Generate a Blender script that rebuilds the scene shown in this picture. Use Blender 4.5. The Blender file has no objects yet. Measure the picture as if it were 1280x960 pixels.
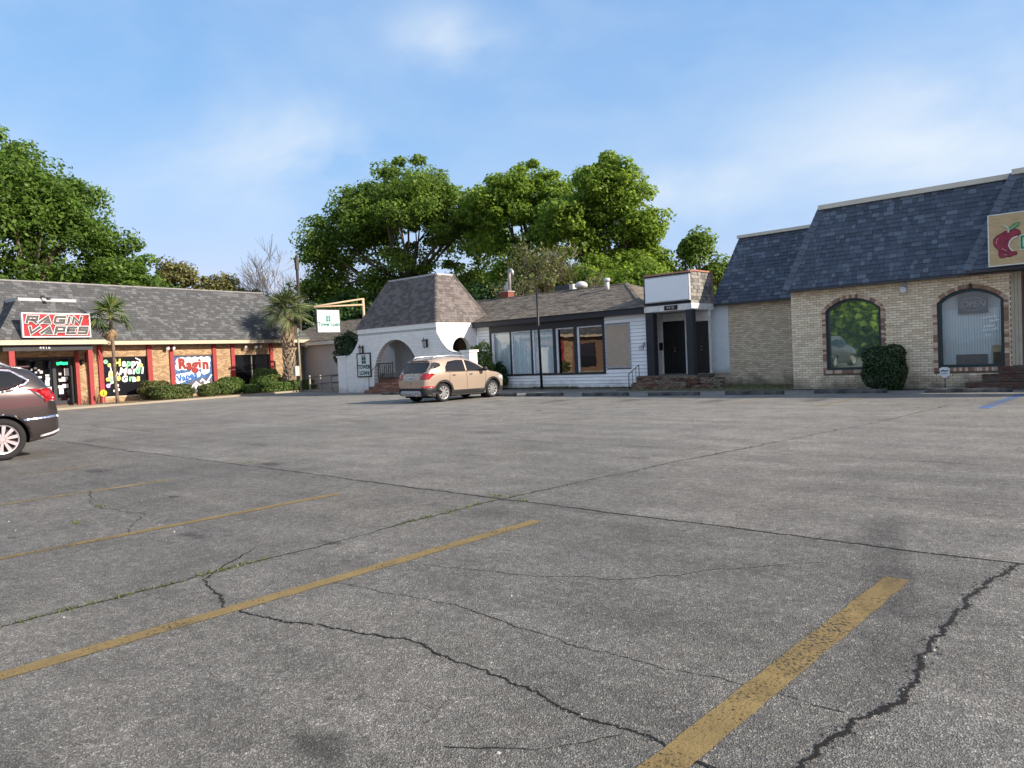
import bpy, bmesh, math, random
import numpy as np
from mathutils import Vector, Matrix
from mathutils.bvhtree import BVHTree
from mathutils.geometry import delaunay_2d_cdt
random.seed(11); rng = np.random.default_rng(11)
SC = bpy.context.scene
COL = SC.collection
R = math.radians
# ------------------------------------------------------------ camera, light, exposure
f_px, pitch, roll, yaw = 944.4, R(1.968), R(-2.573), R(42.727)
fw = Vector((-math.sin(yaw)*math.cos(pitch), math.cos(yaw)*math.cos(pitch), -math.sin(pitch)))
r0 = Vector((math.cos(yaw), math.sin(yaw), 0)); u0 = r0.cross(fw)
rv = r0*math.cos(roll)+u0*math.sin(roll); uv = u0*math.cos(roll)-r0*math.sin(roll)
cam = bpy.data.objects.new('camera', bpy.data.cameras.new('camera')); COL.objects.link(cam)
cam.data.sensor_width = 36; cam.data.lens = f_px/1280*36; cam.data.clip_end = 3000; cam.data.clip_start = .05
cam.matrix_world = Matrix(((rv.x,uv.x,-fw.x,0),(rv.y,uv.y,-fw.y,0),(rv.z,uv.z,-fw.z,1.5),(0,0,0,1)))
SC.camera = cam
SUN = Vector((1.75,.72,1.0)).normalized()
sl = bpy.data.lights.new('sun','SUN'); sl.energy = 2.3; sl.angle = R(.6); sl.color = (1,.9,.76)
so = bpy.data.objects.new('sun', sl); COL.objects.link(so); so.location = (0,0,60)
so.rotation_euler = SUN.to_track_quat('Z','Y').to_euler()
SC.view_settings.view_transform = 'Standard'; SC.view_settings.look = 'None'
SC.view_settings.exposure = 1.72; SC.view_settings.gamma = 1; SC.view_settings.use_curve_mapping = False
W = bpy.data.worlds.new('World'); SC.world = W; W.use_nodes = True
nt = W.node_tree; N = nt.nodes; L = nt.links
for n in list(N): N.remove(n)
def nd(t, nodes=None, **k):
    n = (nodes or N).new(t)
    for a, b in k.items(): setattr(n, a, b)
    return n
out = nd('ShaderNodeOutputWorld'); bg = nd('ShaderNodeBackground'); bg.inputs[1].default_value = .105
sky = nd('ShaderNodeTexSky', sky_type='NISHITA', sun_disc=False)
sky.sun_elevation = math.asin(SUN.z); sky.sun_rotation = math.atan2(SUN.x, SUN.y)
sky.air_density = 1.0; sky.dust_density = 1.3; sky.ozone_density = 2.2; sky.altitude = 5
tc = nd('ShaderNodeTexCoord'); mp = nd('ShaderNodeMapping'); mp.inputs['Scale'].default_value = (1,1,1.9)
mp.inputs['Location'].default_value = (.37,.1,.0)
nz = nd('ShaderNodeTexNoise'); nz.inputs['Scale'].default_value = 3.1; nz.inputs['Detail'].default_value = 9; nz.inputs['Roughness'].default_value = .55
nz.inputs['Distortion'].default_value = .3
L.new(tc.outputs['Generated'], mp.inputs[0]); L.new(mp.outputs[0], nz.inputs[0])
rp = nd('ShaderNodeValToRGB'); rp.color_ramp.elements[0].position = .47; rp.color_ramp.elements[1].position = .80
L.new(nz.outputs[0], rp.inputs[0])
# thin cloud banks over a faint all-round veil
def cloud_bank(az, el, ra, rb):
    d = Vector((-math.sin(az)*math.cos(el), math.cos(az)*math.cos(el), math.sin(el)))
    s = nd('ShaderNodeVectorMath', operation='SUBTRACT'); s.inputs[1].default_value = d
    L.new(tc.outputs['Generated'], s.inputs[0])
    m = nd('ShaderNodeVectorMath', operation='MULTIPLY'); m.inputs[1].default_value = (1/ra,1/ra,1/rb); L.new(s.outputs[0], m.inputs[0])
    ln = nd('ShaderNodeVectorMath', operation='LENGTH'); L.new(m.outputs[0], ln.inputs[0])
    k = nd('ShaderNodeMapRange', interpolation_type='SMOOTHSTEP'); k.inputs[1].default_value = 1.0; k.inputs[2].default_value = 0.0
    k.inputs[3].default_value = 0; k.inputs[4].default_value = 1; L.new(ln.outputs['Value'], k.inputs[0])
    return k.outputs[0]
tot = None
for a in ((R(58),R(14.5),.22,.10),(R(46),R(22.5),.11,.055),(R(10),R(12),.40,.14),(R(31),R(11),.2,.06),(R(-20),R(22),.5,.3),(R(-60),R(25),.6,.4),(R(100),R(24),.5,.35),(R(130),R(28),.7,.5),(R(170),R(22),.7,.5),(R(205),R(30),.7,.5),(R(245),R(24),.7,.5),(R(280),R(30),.6,.5),(R(60),R(62),.5,.6),(R(180),R(62),.6,.6),(R(300),R(60),.6,.6)):  # unseen banks behind and overhead are added to brighten the shaded fronts
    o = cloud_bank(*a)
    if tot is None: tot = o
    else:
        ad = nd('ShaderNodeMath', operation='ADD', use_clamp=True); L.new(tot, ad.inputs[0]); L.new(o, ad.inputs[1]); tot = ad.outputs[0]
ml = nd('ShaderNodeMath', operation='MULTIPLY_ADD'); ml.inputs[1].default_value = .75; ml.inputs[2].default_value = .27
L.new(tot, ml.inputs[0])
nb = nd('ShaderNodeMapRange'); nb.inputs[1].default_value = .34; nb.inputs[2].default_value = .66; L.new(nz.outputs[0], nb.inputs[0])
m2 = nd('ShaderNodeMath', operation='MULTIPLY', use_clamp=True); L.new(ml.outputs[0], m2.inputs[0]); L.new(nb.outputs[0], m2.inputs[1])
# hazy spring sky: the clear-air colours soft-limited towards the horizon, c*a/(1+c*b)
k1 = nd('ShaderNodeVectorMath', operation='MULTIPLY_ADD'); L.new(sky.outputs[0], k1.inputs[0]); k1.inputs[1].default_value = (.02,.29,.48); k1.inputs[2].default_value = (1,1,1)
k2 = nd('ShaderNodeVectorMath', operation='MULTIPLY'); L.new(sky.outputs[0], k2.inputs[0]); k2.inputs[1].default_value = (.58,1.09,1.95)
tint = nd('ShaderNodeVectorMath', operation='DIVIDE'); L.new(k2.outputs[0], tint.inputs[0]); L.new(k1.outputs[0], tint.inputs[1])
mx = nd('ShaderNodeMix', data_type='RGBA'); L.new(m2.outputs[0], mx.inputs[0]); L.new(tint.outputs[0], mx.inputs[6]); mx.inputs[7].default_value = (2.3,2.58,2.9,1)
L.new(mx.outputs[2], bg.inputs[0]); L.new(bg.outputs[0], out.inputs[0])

# ------------------------------------------------------------ materials
MC = {}
def iso(nt):
    g = nd('ShaderNodeNewGeometry', nt.nodes); oi = nd('ShaderNodeObjectInfo', nt.nodes)
    a = nd('ShaderNodeMath', nt.nodes, operation='ADD'); nt.links.new(g.outputs['Random Per Island'], a.inputs[0]); nt.links.new(oi.outputs['Random'], a.inputs[1])
    fr = nd('ShaderNodeMath', nt.nodes, operation='FRACT'); nt.links.new(a.outputs[0], fr.inputs[0])
    return fr.outputs[0]
def M(name, base, rough=.7, var=.25, scale=6, bump=.0, bscale=80, island=0, metal=0, spec=.4, coat=0, alt=None, altmix=.5, dirt=None, stretch=None, trans=0):
    if name in MC: return MC[name]
    m = bpy.data.materials.new(name); m.use_nodes = True; MC[name] = m
    n = m.node_tree.nodes; l = m.node_tree.links; b = n['Principled BSDF']
    b.inputs['Roughness'].default_value = rough; b.inputs['Metallic'].default_value = metal
    b.inputs['Specular IOR Level'].default_value = spec; b.inputs['Coat Weight'].default_value = coat; b.inputs['Coat Roughness'].default_value = .05
    t = nd('ShaderNodeTexCoord', n); src = t.outputs['Object']
    if stretch:
        q = nd('ShaderNodeMapping', n); q.inputs['Scale'].default_value = stretch; l.new(src, q.inputs[0]); src = q.outputs[0]
    z = nd('ShaderNodeTexNoise', n); z.inputs['Scale'].default_value = scale; z.inputs['Detail'].default_value = 6; z.inputs['Roughness'].default_value = .65
    l.new(src, z.inputs[0])
    col = nd('ShaderNodeMix', n, data_type='RGBA'); col.inputs[6].default_value = (*base,1); col.inputs[7].default_value = (*(alt or base),1)
    if alt:
        k = nd('ShaderNodeMapRange', n); k.inputs[1].default_value = altmix-.12; k.inputs[2].default_value = altmix+.12
        if island:
            ri = iso(m.node_tree); l.new(ri, k.inputs[0])
        else: l.new(z.outputs[0], k.inputs[0])
        l.new(k.outputs[0], col.inputs[0])
    else: col.inputs[0].default_value = 0
    hs = nd('ShaderNodeHueSaturation', n); l.new(col.outputs[2], hs.inputs['Color'])
    v = nd('ShaderNodeMapRange', n); v.inputs[1].default_value = .25; v.inputs[2].default_value = .75; v.inputs[3].default_value = 1-var; v.inputs[4].default_value = 1+var
    l.new(z.outputs[0], v.inputs[0]); val = v.outputs[0]
    if island:
        ri = iso(m.node_tree)
        w = nd('ShaderNodeMapRange', n); w.inputs[3].default_value = 1-island; w.inputs[4].default_value = 1+island; l.new(ri, w.inputs[0])
        mm = nd('ShaderNodeMath', n, operation='MULTIPLY'); l.new(val, mm.inputs[0]); l.new(w.outputs[0], mm.inputs[1]); val = mm.outputs[0]
    l.new(val, hs.inputs['Value'])
    cout = hs.outputs[0]
    if dirt:   # grime that creeps up from the base of a wall: (z_low, z_high, colour, amount)
        g = nd('ShaderNodeNewGeometry', n); sx = nd('ShaderNodeSeparateXYZ', n); l.new(g.outputs['Position'], sx.inputs[0])
        z2 = nd('ShaderNodeTexNoise', n); z2.inputs['Scale'].default_value = 2.2; z2.inputs['Detail'].default_value = 8; l.new(g.outputs['Position'], z2.inputs[0])
        ms = nd('ShaderNodeMath', n, operation='MULTIPLY_ADD'); l.new(z2.outputs[0], ms.inputs[0]); ms.inputs[1].default_value = -(dirt[1]-dirt[0])*2.4; l.new(sx.outputs[2], ms.inputs[2])
        md = nd('ShaderNodeMapRange', n); md.inputs[1].default_value = dirt[0]-(dirt[1]-dirt[0])*1.2; md.inputs[2].default_value = dirt[1]-(dirt[1]-dirt[0])*1.2; md.inputs[3].default_value = dirt[3]; md.inputs[4].default_value = 0
        l.new(ms.outputs[0], md.inputs[0])
        dm = nd('ShaderNodeMix', n, data_type='RGBA'); l.new(md.outputs[0], dm.inputs[0]); l.new(cout, dm.inputs[6]); dm.inputs[7].default_value = (*dirt[2],1); cout = dm.outputs[2]
    l.new(cout, b.inputs['Base Color'])
    if trans:
        tr = nd('ShaderNodeBsdfTranslucent', n); l.new(cout, tr.inputs[0]); ms2 = nd('ShaderNodeMixShader', n); ms2.inputs[0].default_value = trans
        l.new(b.outputs[0], ms2.inputs[1]); l.new(tr.outputs[0], ms2.inputs[2]); l.new(ms2.outputs[0], n['Material Output'].inputs[0])
    if bump:
        bz = nd('ShaderNodeTexNoise', n); bz.inputs['Scale'].default_value = bscale; bz.inputs['Detail'].default_value = 4; l.new(src, bz.inputs[0])
        bp = nd('ShaderNodeBump', n); bp.inputs['Strength'].default_value = bump; bp.inputs['Distance'].default_value = .01; l.new(bz.outputs[0], bp.inputs['Height']); l.new(bp.outputs[0], b.inputs['Normal'])
    return m
def glass(name, tint=(.02,.025,.03), mirror=.35, clear=0.0, rough=.0, gt=(1,1,1)):
    """window glass: reflecting share + either a dark body or see-through share"""
    if name in MC: return MC[name]
    m = bpy.data.materials.new(name); m.use_nodes = True; MC[name] = m
    n = m.node_tree.nodes; l = m.node_tree.links; n.remove(n['Principled BSDF'])
    gl = nd('ShaderNodeBsdfGlossy', n); gl.inputs['Roughness'].default_value = rough; gl.inputs['Color'].default_value = (*gt,1)
    df = nd('ShaderNodeBsdfDiffuse', n); df.inputs[0].default_value = (*tint,1)
    tp = nd('ShaderNodeBsdfTransparent', n); tp.inputs[0].default_value = (.97,.98,.98,1)
    a = nd('ShaderNodeMixShader', n); a.inputs[0].default_value = clear; l.new(df.outputs[0], a.inputs[1]); l.new(tp.outputs[0], a.inputs[2])
    lw = nd('ShaderNodeLayerWeight', n); lw.inputs[0].default_value = .25
    k = nd('ShaderNodeMapRange', n); k.inputs[3].default_value = mirror; k.inputs[4].default_value = min(1,mirror+.45); l.new(lw.outputs['Fresnel'], k.inputs[0])
    c = nd('ShaderNodeMixShader', n); l.new(k.outputs[0], c.inputs[0]); l.new(a.outputs[0], c.inputs[1]); l.new(gl.outputs[0], c.inputs[2])
    # panes are never perfectly flat
    tcx = nd('ShaderNodeTexCoord', n); z = nd('ShaderNodeTexNoise', n); z.inputs['Scale'].default_value = 1.3; l.new(tcx.outputs['Object'], z.inputs[0])
    bp = nd('ShaderNodeBump', n); bp.inputs['Strength'].default_value = .02; bp.inputs['Distance'].default_value = .1; l.new(z.outputs[0], bp.inputs['Height']); l.new(bp.outputs[0], gl.inputs['Normal'])
    l.new(c.outputs[0], n['Material Output'].inputs[0])
    return m
def emit(name, col, s):
    if name in MC: return MC[name]
    m = M(name, col, .5, 0); b = m.node_tree.nodes['Principled BSDF']; b.inputs['Emission Color'].default_value = (*col,1); b.inputs['Emission Strength'].default_value = s
    return m

# ------------------------------------------------------------ mesh helpers
WC = set()       # roots whose geometry is given in world coordinates
def root_of(o):
    while o.parent: o = o.parent
    return o
class MB:
    def __init__(s): s.v=[]; s.f=[]; s.m=[]
    def add(s, vs, fs, mi=0):
        b=len(s.v); s.v.extend([tuple(p) for p in vs]); s.f.extend([tuple(i+b for i in f) for f in fs]); s.m.extend([mi]*len(fs)); return s
    def quad(s, a, b, c, d, mi=0): return s.add([a,b,c,d],[(0,1,2,3)],mi)
    def box(s, x0,x1,y0,y1,z0,z1, mi=0):
        return s.add([(x0,y0,z0),(x1,y0,z0),(x1,y1,z0),(x0,y1,z0),(x0,y0,z1),(x1,y0,z1),(x1,y1,z1),(x0,y1,z1)],
            [(0,3,2,1),(4,5,6,7),(0,1,5,4),(1,2,6,5),(2,3,7,6),(3,0,4,7)],mi)
    def bar(s, a, b, w, h=None, up=(0,0,1), mi=0):
        a=Vector(a); b=Vector(b); d=(b-a).normalized(); up=Vector(up)
        if abs(d.dot(up))>.98: up=Vector((0,1,0))
        x=d.cross(up).normalized()*(w/2); y=x.cross(d).normalized()*((h or w)/2)
        vs=[a-x-y,a+x-y,a+x+y,a-x+y,b-x-y,b+x-y,b+x+y,b-x+y]
        return s.add(vs,[(0,1,2,3),(7,6,5,4),(0,4,5,1),(1,5,6,2),(2,6,7,3),(3,7,4,0)],mi)
    def tube(s, pts, rad, n=8, mi=0, cap=True):
        pts=[Vector(p) for p in pts]; k=len(pts)
        if not hasattr(rad,'__len__'): rad=[rad]*k
        b=len(s.v); up=None
        for i,p in enumerate(pts):
            d=(pts[min(i+1,k-1)]-pts[max(i-1,0)])
            d = d.normalized() if d.length>1e-9 else Vector((0,0,1))
            if up is None: up = Vector((1,0,0)) if abs(d.x)<.8 else Vector((0,1,0))
            x=(up-d*up.dot(d)).normalized(); y=d.cross(x); up=x
            for j in range(n):
                a=2*math.pi*j/n; s.v.append(tuple(p+(x*math.cos(a)+y*math.sin(a))*rad[i]))
        for i in range(k-1):
            for j in range(n):
                s.f.append((b+i*n+j,b+i*n+(j+1)%n,b+(i+1)*n+(j+1)%n,b+(i+1)*n+j)); s.m.append(mi)
        if cap:
            s.f.append(tuple(b+j for j in reversed(range(n)))); s.m.append(mi)
            s.f.append(tuple(b+(k-1)*n+j for j in range(n))); s.m.append(mi)
        return s
    def lathe(s, prof, n=24, c=(0,0,0), axis='z', mi=0):
        b=len(s.v)
        for r_,z in prof:
            for j in range(n):
                a=2*math.pi*j/n; p=(r_*math.cos(a), r_*math.sin(a), z)
                if axis=='y': p=(p[0],p[2],p[1])
                if axis=='x': p=(p[2],p[0],p[1])
                s.v.append((c[0]+p[0],c[1]+p[1],c[2]+p[2]))
        for i in range(len(prof)-1):
            for j in range(n):
                q=(b+i*n+j,b+i*n+(j+1)%n,b+(i+1)*n+(j+1)%n,b+(i+1)*n+j)
                s.f.append(q if axis!='y' else q[::-1]); s.m.append(mi)
        return s
    def prism(s, poly, a0, a1, axis='y', mi=0):
        """poly of 2-D points extruded: axis y -> (x,z) outline, axis x -> (y,z), axis z -> (x,y)"""
        k=len(poly)
        g={'y':lambda p,a:(p[0],a,p[1]),'x':lambda p,a:(a,p[0],p[1]),'z':lambda p,a:(p[0],p[1],a)}[axis]
        vs=[g(p,a0) for p in poly]+[g(p,a1) for p in poly]
        return s.add(vs,[tuple(range(k)),tuple(range(2*k-1,k-1,-1))]+[(i,k+i,k+(i+1)%k,(i+1)%k) for i in range(k)],mi)
    def ribbon(s, pts, w, y0, y1, mi=0, taper=None):
        """flat stroke in the x-z plane, front at y0, back at y1"""
        P=[Vector((p[0],p[1])) for p in pts]; k=len(P); Lp=[];Rp=[]
        for i in range(k):
            d0=(P[i]-P[i-1]).normalized() if i else None; d1=(P[i+1]-P[i]).normalized() if i<k-1 else None
            if d0 is None: d0=d1
            if d1 is None: d1=d0
            n0=Vector((-d0.y,d0.x)); n1=Vector((-d1.y,d1.x)); m=(n0+n1)
            m = m.normalized() if m.length>1e-6 else n1
            q=min(1.6,1/max(.35,m.dot(n1)))*w/2*(taper[i] if taper else 1)
            e=Vector((0,0))
            if i==0: e=-d1*w*.4
            if i==k-1: e=d0*w*.4
            Lp.append(P[i]+m*q+e); Rp.append(P[i]-m*q+e)
        for i in range(k-1):
            vs=[]
            for y in (y0,y1):
                for p in (Lp[i],Rp[i],Rp[i+1],Lp[i+1]): vs.append((p.x,y,p.y))
            s.add(vs,[(0,1,2,3),(7,6,5,4),(0,4,5,1),(1,5,6,2),(2,6,7,3),(3,7,4,0)],mi)
        return s
    def build(s, name, mat, parent=None, smooth=False, label=None):
        me=bpy.data.meshes.new(name); v=s.v
        if parent is not None:
            rt=root_of(parent)
            if rt.name in WC:
                o_=rt.location; v=[(p[0]-o_.x,p[1]-o_.y,p[2]-o_.z) for p in v]
        me.from_pydata(v,[],s.f)
        ms = mat if isinstance(mat,(list,tuple)) else [mat]
        for q in ms: me.materials.append(q)
        if len(ms)>1: me.polygons.foreach_set('material_index',s.m)
        if smooth: me.polygons.foreach_set('use_smooth',[True]*len(me.polygons))
        me.update()
        o=bpy.data.objects.new(name,me); COL.objects.link(o); o.parent=parent
        if label: o['label']=label
        return o
def bx(name, mat, parent, *a, label=None): return MB().box(*a).build(name, mat, parent, label=label)
def tag(o, label, cat, group=None, kind=None):
    o['label']=label; o['category']=cat
    if group: o['group']=group
    if kind: o['kind']=kind
    return o
def thing(name, label, cat, loc=(0,0,0), rz=0, group=None, wc=True):
    o=bpy.data.objects.new(name,None); COL.objects.link(o); o.location=loc; o.rotation_euler=(0,0,rz); o.empty_display_size=.2
    if wc: WC.add(o.name)
    return tag(o,label,cat,group)
def stuff(o): o['kind']='stuff'; return o
def inst(name, mesh, parent, mw):
    o=bpy.data.objects.new(name,mesh); COL.objects.link(o); o.parent=parent
    if parent is not None:
        rt=root_of(parent)
        if rt.name in WC: mw=Matrix.Translation(-rt.location)@mw
    o.matrix_local=mw; return o
def mesh_np(name, V, Q, mat, parent=None, mi=None, smooth=False):
    """numpy arrays -> mesh object; Q is (n,3) or (n,4)"""
    me=bpy.data.meshes.new(name); k=Q.shape[1]
    if parent is not None and root_of(parent).name in WC: V=V-np.array(root_of(parent).location)
    me.vertices.add(len(V)); me.vertices.foreach_set('co',np.ascontiguousarray(V,dtype=np.float32).ravel())
    me.loops.add(len(Q)*k); me.loops.foreach_set('vertex_index',np.ascontiguousarray(Q,dtype=np.int32).ravel())
    me.polygons.add(len(Q)); me.polygons.foreach_set('loop_start',np.arange(0,len(Q)*k,k,dtype=np.int32))
    for q in (mat if isinstance(mat,(list,tuple)) else [mat]): me.materials.append(q)
    if mi is not None: me.polygons.foreach_set('material_index',mi.astype(np.int32))
    if smooth: me.polygons.foreach_set('use_smooth',np.ones(len(Q),dtype=bool))
    me.update(calc_edges=True); me.validate()
    o=bpy.data.objects.new(name,me); COL.objects.link(o); o.parent=parent; return o
def wall_cells(mb, x0,x1,z0,z1,y0,y1,holes):
    """wall slab with rectangular openings"""
    xs=sorted({x0,x1,*[h[0] for h in holes],*[h[1] for h in holes]}); xs=[x for x in xs if x0<=x<=x1]
    for a,b in zip(xs,xs[1:]):
        c=(a+b)/2; hz=sorted([(h[2],h[3]) for h in holes if h[0]<=c<=h[1]]); z=z0
        for p,q in hz:
            if p>z: mb.box(a,b,y0,y1,z,p)
            z=max(z,q)
        if z<z1: mb.box(a,b,y0,y1,z,z1)
    return mb
def brick_rows(x0,x1,z0,z1,clip,pl=.213,ph=.0762,j=.010):
    """running-bond brick rectangles (xa,xb,za,zb); clip(z0,z1) -> list of blocked (a,b) intervals for that course"""
    outb=[]; i=0; z=z0
    while z+ph*.5<z1:
        zb=min(z+ph-j,z1); x=x0-(pl/2 if i%2 else 0); blk=clip(z,zb)
        while x<x1:
            segs=[(max(x,x0),min(x+pl-j,x1))]
            for a,b in blk:
                nn=[]
                for p,q in segs:
                    if b<=p or a>=q: nn.append((p,q))
                    else:
                        if a>p: nn.append((p,a))
                        if b<q: nn.append((b,q))
                segs=nn
            for p,q in segs:
                if q-p>.025: outb.append((p,q,z,zb))
            x+=pl
        z+=ph; i+=1
    return outb
def brick_stuff(mb, bricks, y, d=.012, jit=.003):
    for p,q,a,b in bricks:
        e=y-d+random.uniform(-jit,jit)
        mb.add([(p,e,a),(q,e,a),(q,e,b),(p,e,b),(p,y+.004,a),(q,y+.004,a),(q,y+.004,b),(p,y+.004,b)],[(0,1,2,3),(0,4,5,1),(1,5,6,2),(2,6,7,3),(3,7,4,0)])
    return mb
def shingles(A,B,C,D,exp=.145,wmin=.13,wmax=.30,th=.02,want=None):
    """rows of shingle tabs on the planar quad A,B (eave) C,D (ridge): returns MB, plus list of whole tabs for separate pieces"""
    A,B,C,D=[Vector(p) for p in (A,B,C,D)]; U=(B-A).normalized(); nrm=U.cross(D-A).normalized(); Vd=nrm.cross(U).normalized()
    H=(D-A).dot(Vd); rows=max(1,round(H/exp)); e=H/rows; mb=MB(); parts=[]
    lA=0.; rA=(B-A).dot(U); lD=(D-A).dot(U); rC=(C-A).dot(U)
    for i in range(rows):
        t0=i/rows; t1=(i+1)/rows; l0=lA+(lD-lA)*t0; l1=lA+(lD-lA)*t1; q0=rA+(rC-rA)*t0; q1=rA+(rC-rA)*t1
        x=min(l0,l1)-random.uniform(0,wmax); end=max(q0,q1)
        while x<end:
            w=random.choice((wmin,wmin*1.25,(wmin+wmax)/2,wmax)) ; a,b=x+.005,x+w-.005; x+=w
            b0,b1=max(a,l0),min(b,q0); c0,c1=max(a,l1),min(b,q1)
            if b1-b0<.01 and c1-c0<.01: continue
            b1=max(b0,b1); c1=max(c0,c1)
            h=th*random.uniform(.6,1.25)
            P=lambda s_,v_,n_: A+U*s_+Vd*v_+nrm*n_
            v0=i*e; v1=(i+1)*e+.01
            if want and abs(b0-a)<1e-6 and abs(b1-b)<1e-6 and abs(c0-a)<1e-6 and abs(c1-b)<1e-6 and want(P((a+b)/2,v0,0)):
                parts.append((round(w,3),P(a,v0,0),h)); continue
            mb.add([P(b0,v0,h),P(b1,v0,h),P(c1,v1,.002),P(c0,v1,.002),P(b0,v0,0),P(b1,v0,0)],[(0,1,2,3),(4,5,1,0),(4,0,3),(5,2,1)])
    return mb,parts,(U,Vd,nrm,e)
def shingle_parts(parts, fr, mat, parent):
    U,Vd,nrm,e=fr; cache={}
    for w,P,h in parts:
        if w not in cache:
            me=bpy.data.meshes.new('shingle'); ww=w-.008; t=.012
            me.from_pydata([(0,0,t),(ww,0,t),(ww,e+.01,.002),(0,e+.01,.002),(0,0,0),(ww,0,0)],[],[(0,1,2,3),(4,5,1,0),(4,0,3),(5,2,1)]); me.materials.append(mat); cache[w]=me
        mw=Matrix(((U.x,Vd.x,nrm.x,P.x),(U.y,Vd.y,nrm.y,P.y),(U.z,Vd.z,nrm.z,P.z),(0,0,0,1)))@Matrix.Diagonal((1,1,h/.012,1))
        inst('shingle',cache[w],parent,mw)
def text(body, size, mat, parent, loc, rot=(R(90),0,0), shear=0, off=0, ext=.003, align='CENTER', sx=1, name='lettering', space=1):
    c=bpy.data.curves.new(name,'FONT'); c.body=body; c.size=size; c.shear=shear; c.offset=off; c.extrude=ext; c.align_x=align; c.align_y='CENTER'; c.space_character=space
    c.resolution_u=3; c.materials.append(mat); o=bpy.data.objects.new(name,c); COL.objects.link(o); o.parent=parent
    p=Vector(loc)
    if parent is not None and root_of(parent).name in WC: p=p-root_of(parent).location
    o.location=p; o.rotation_euler=rot; o.scale=(sx,1,1); return o
def leaf_cloud(P, Nn, size, rndn=.7, aspect=.55):
    """one bent leaf-spray quad at every point P, facing roughly Nn"""
    n=len(P); d=Nn+rng.normal(0,rndn,(n,3)); d/=np.linalg.norm(d,axis=1)[:,None]+1e-9
    a=rng.normal(0,1,(n,3)); a-=d*(a*d).sum(1)[:,None]; a/=np.linalg.norm(a,axis=1)[:,None]+1e-9
    b=np.cross(d,a); s=size*rng.uniform(.6,1.4,n)[:,None]
    V=np.empty((n,4,3)); V[:,0]=P-a*s; V[:,1]=P-b*s*aspect+d*s*.12; V[:,2]=P+a*s; V[:,3]=P+b*s*aspect+d*s*.12
    return V.reshape(-1,3), np.arange(4*n).reshape(n,4)
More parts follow.
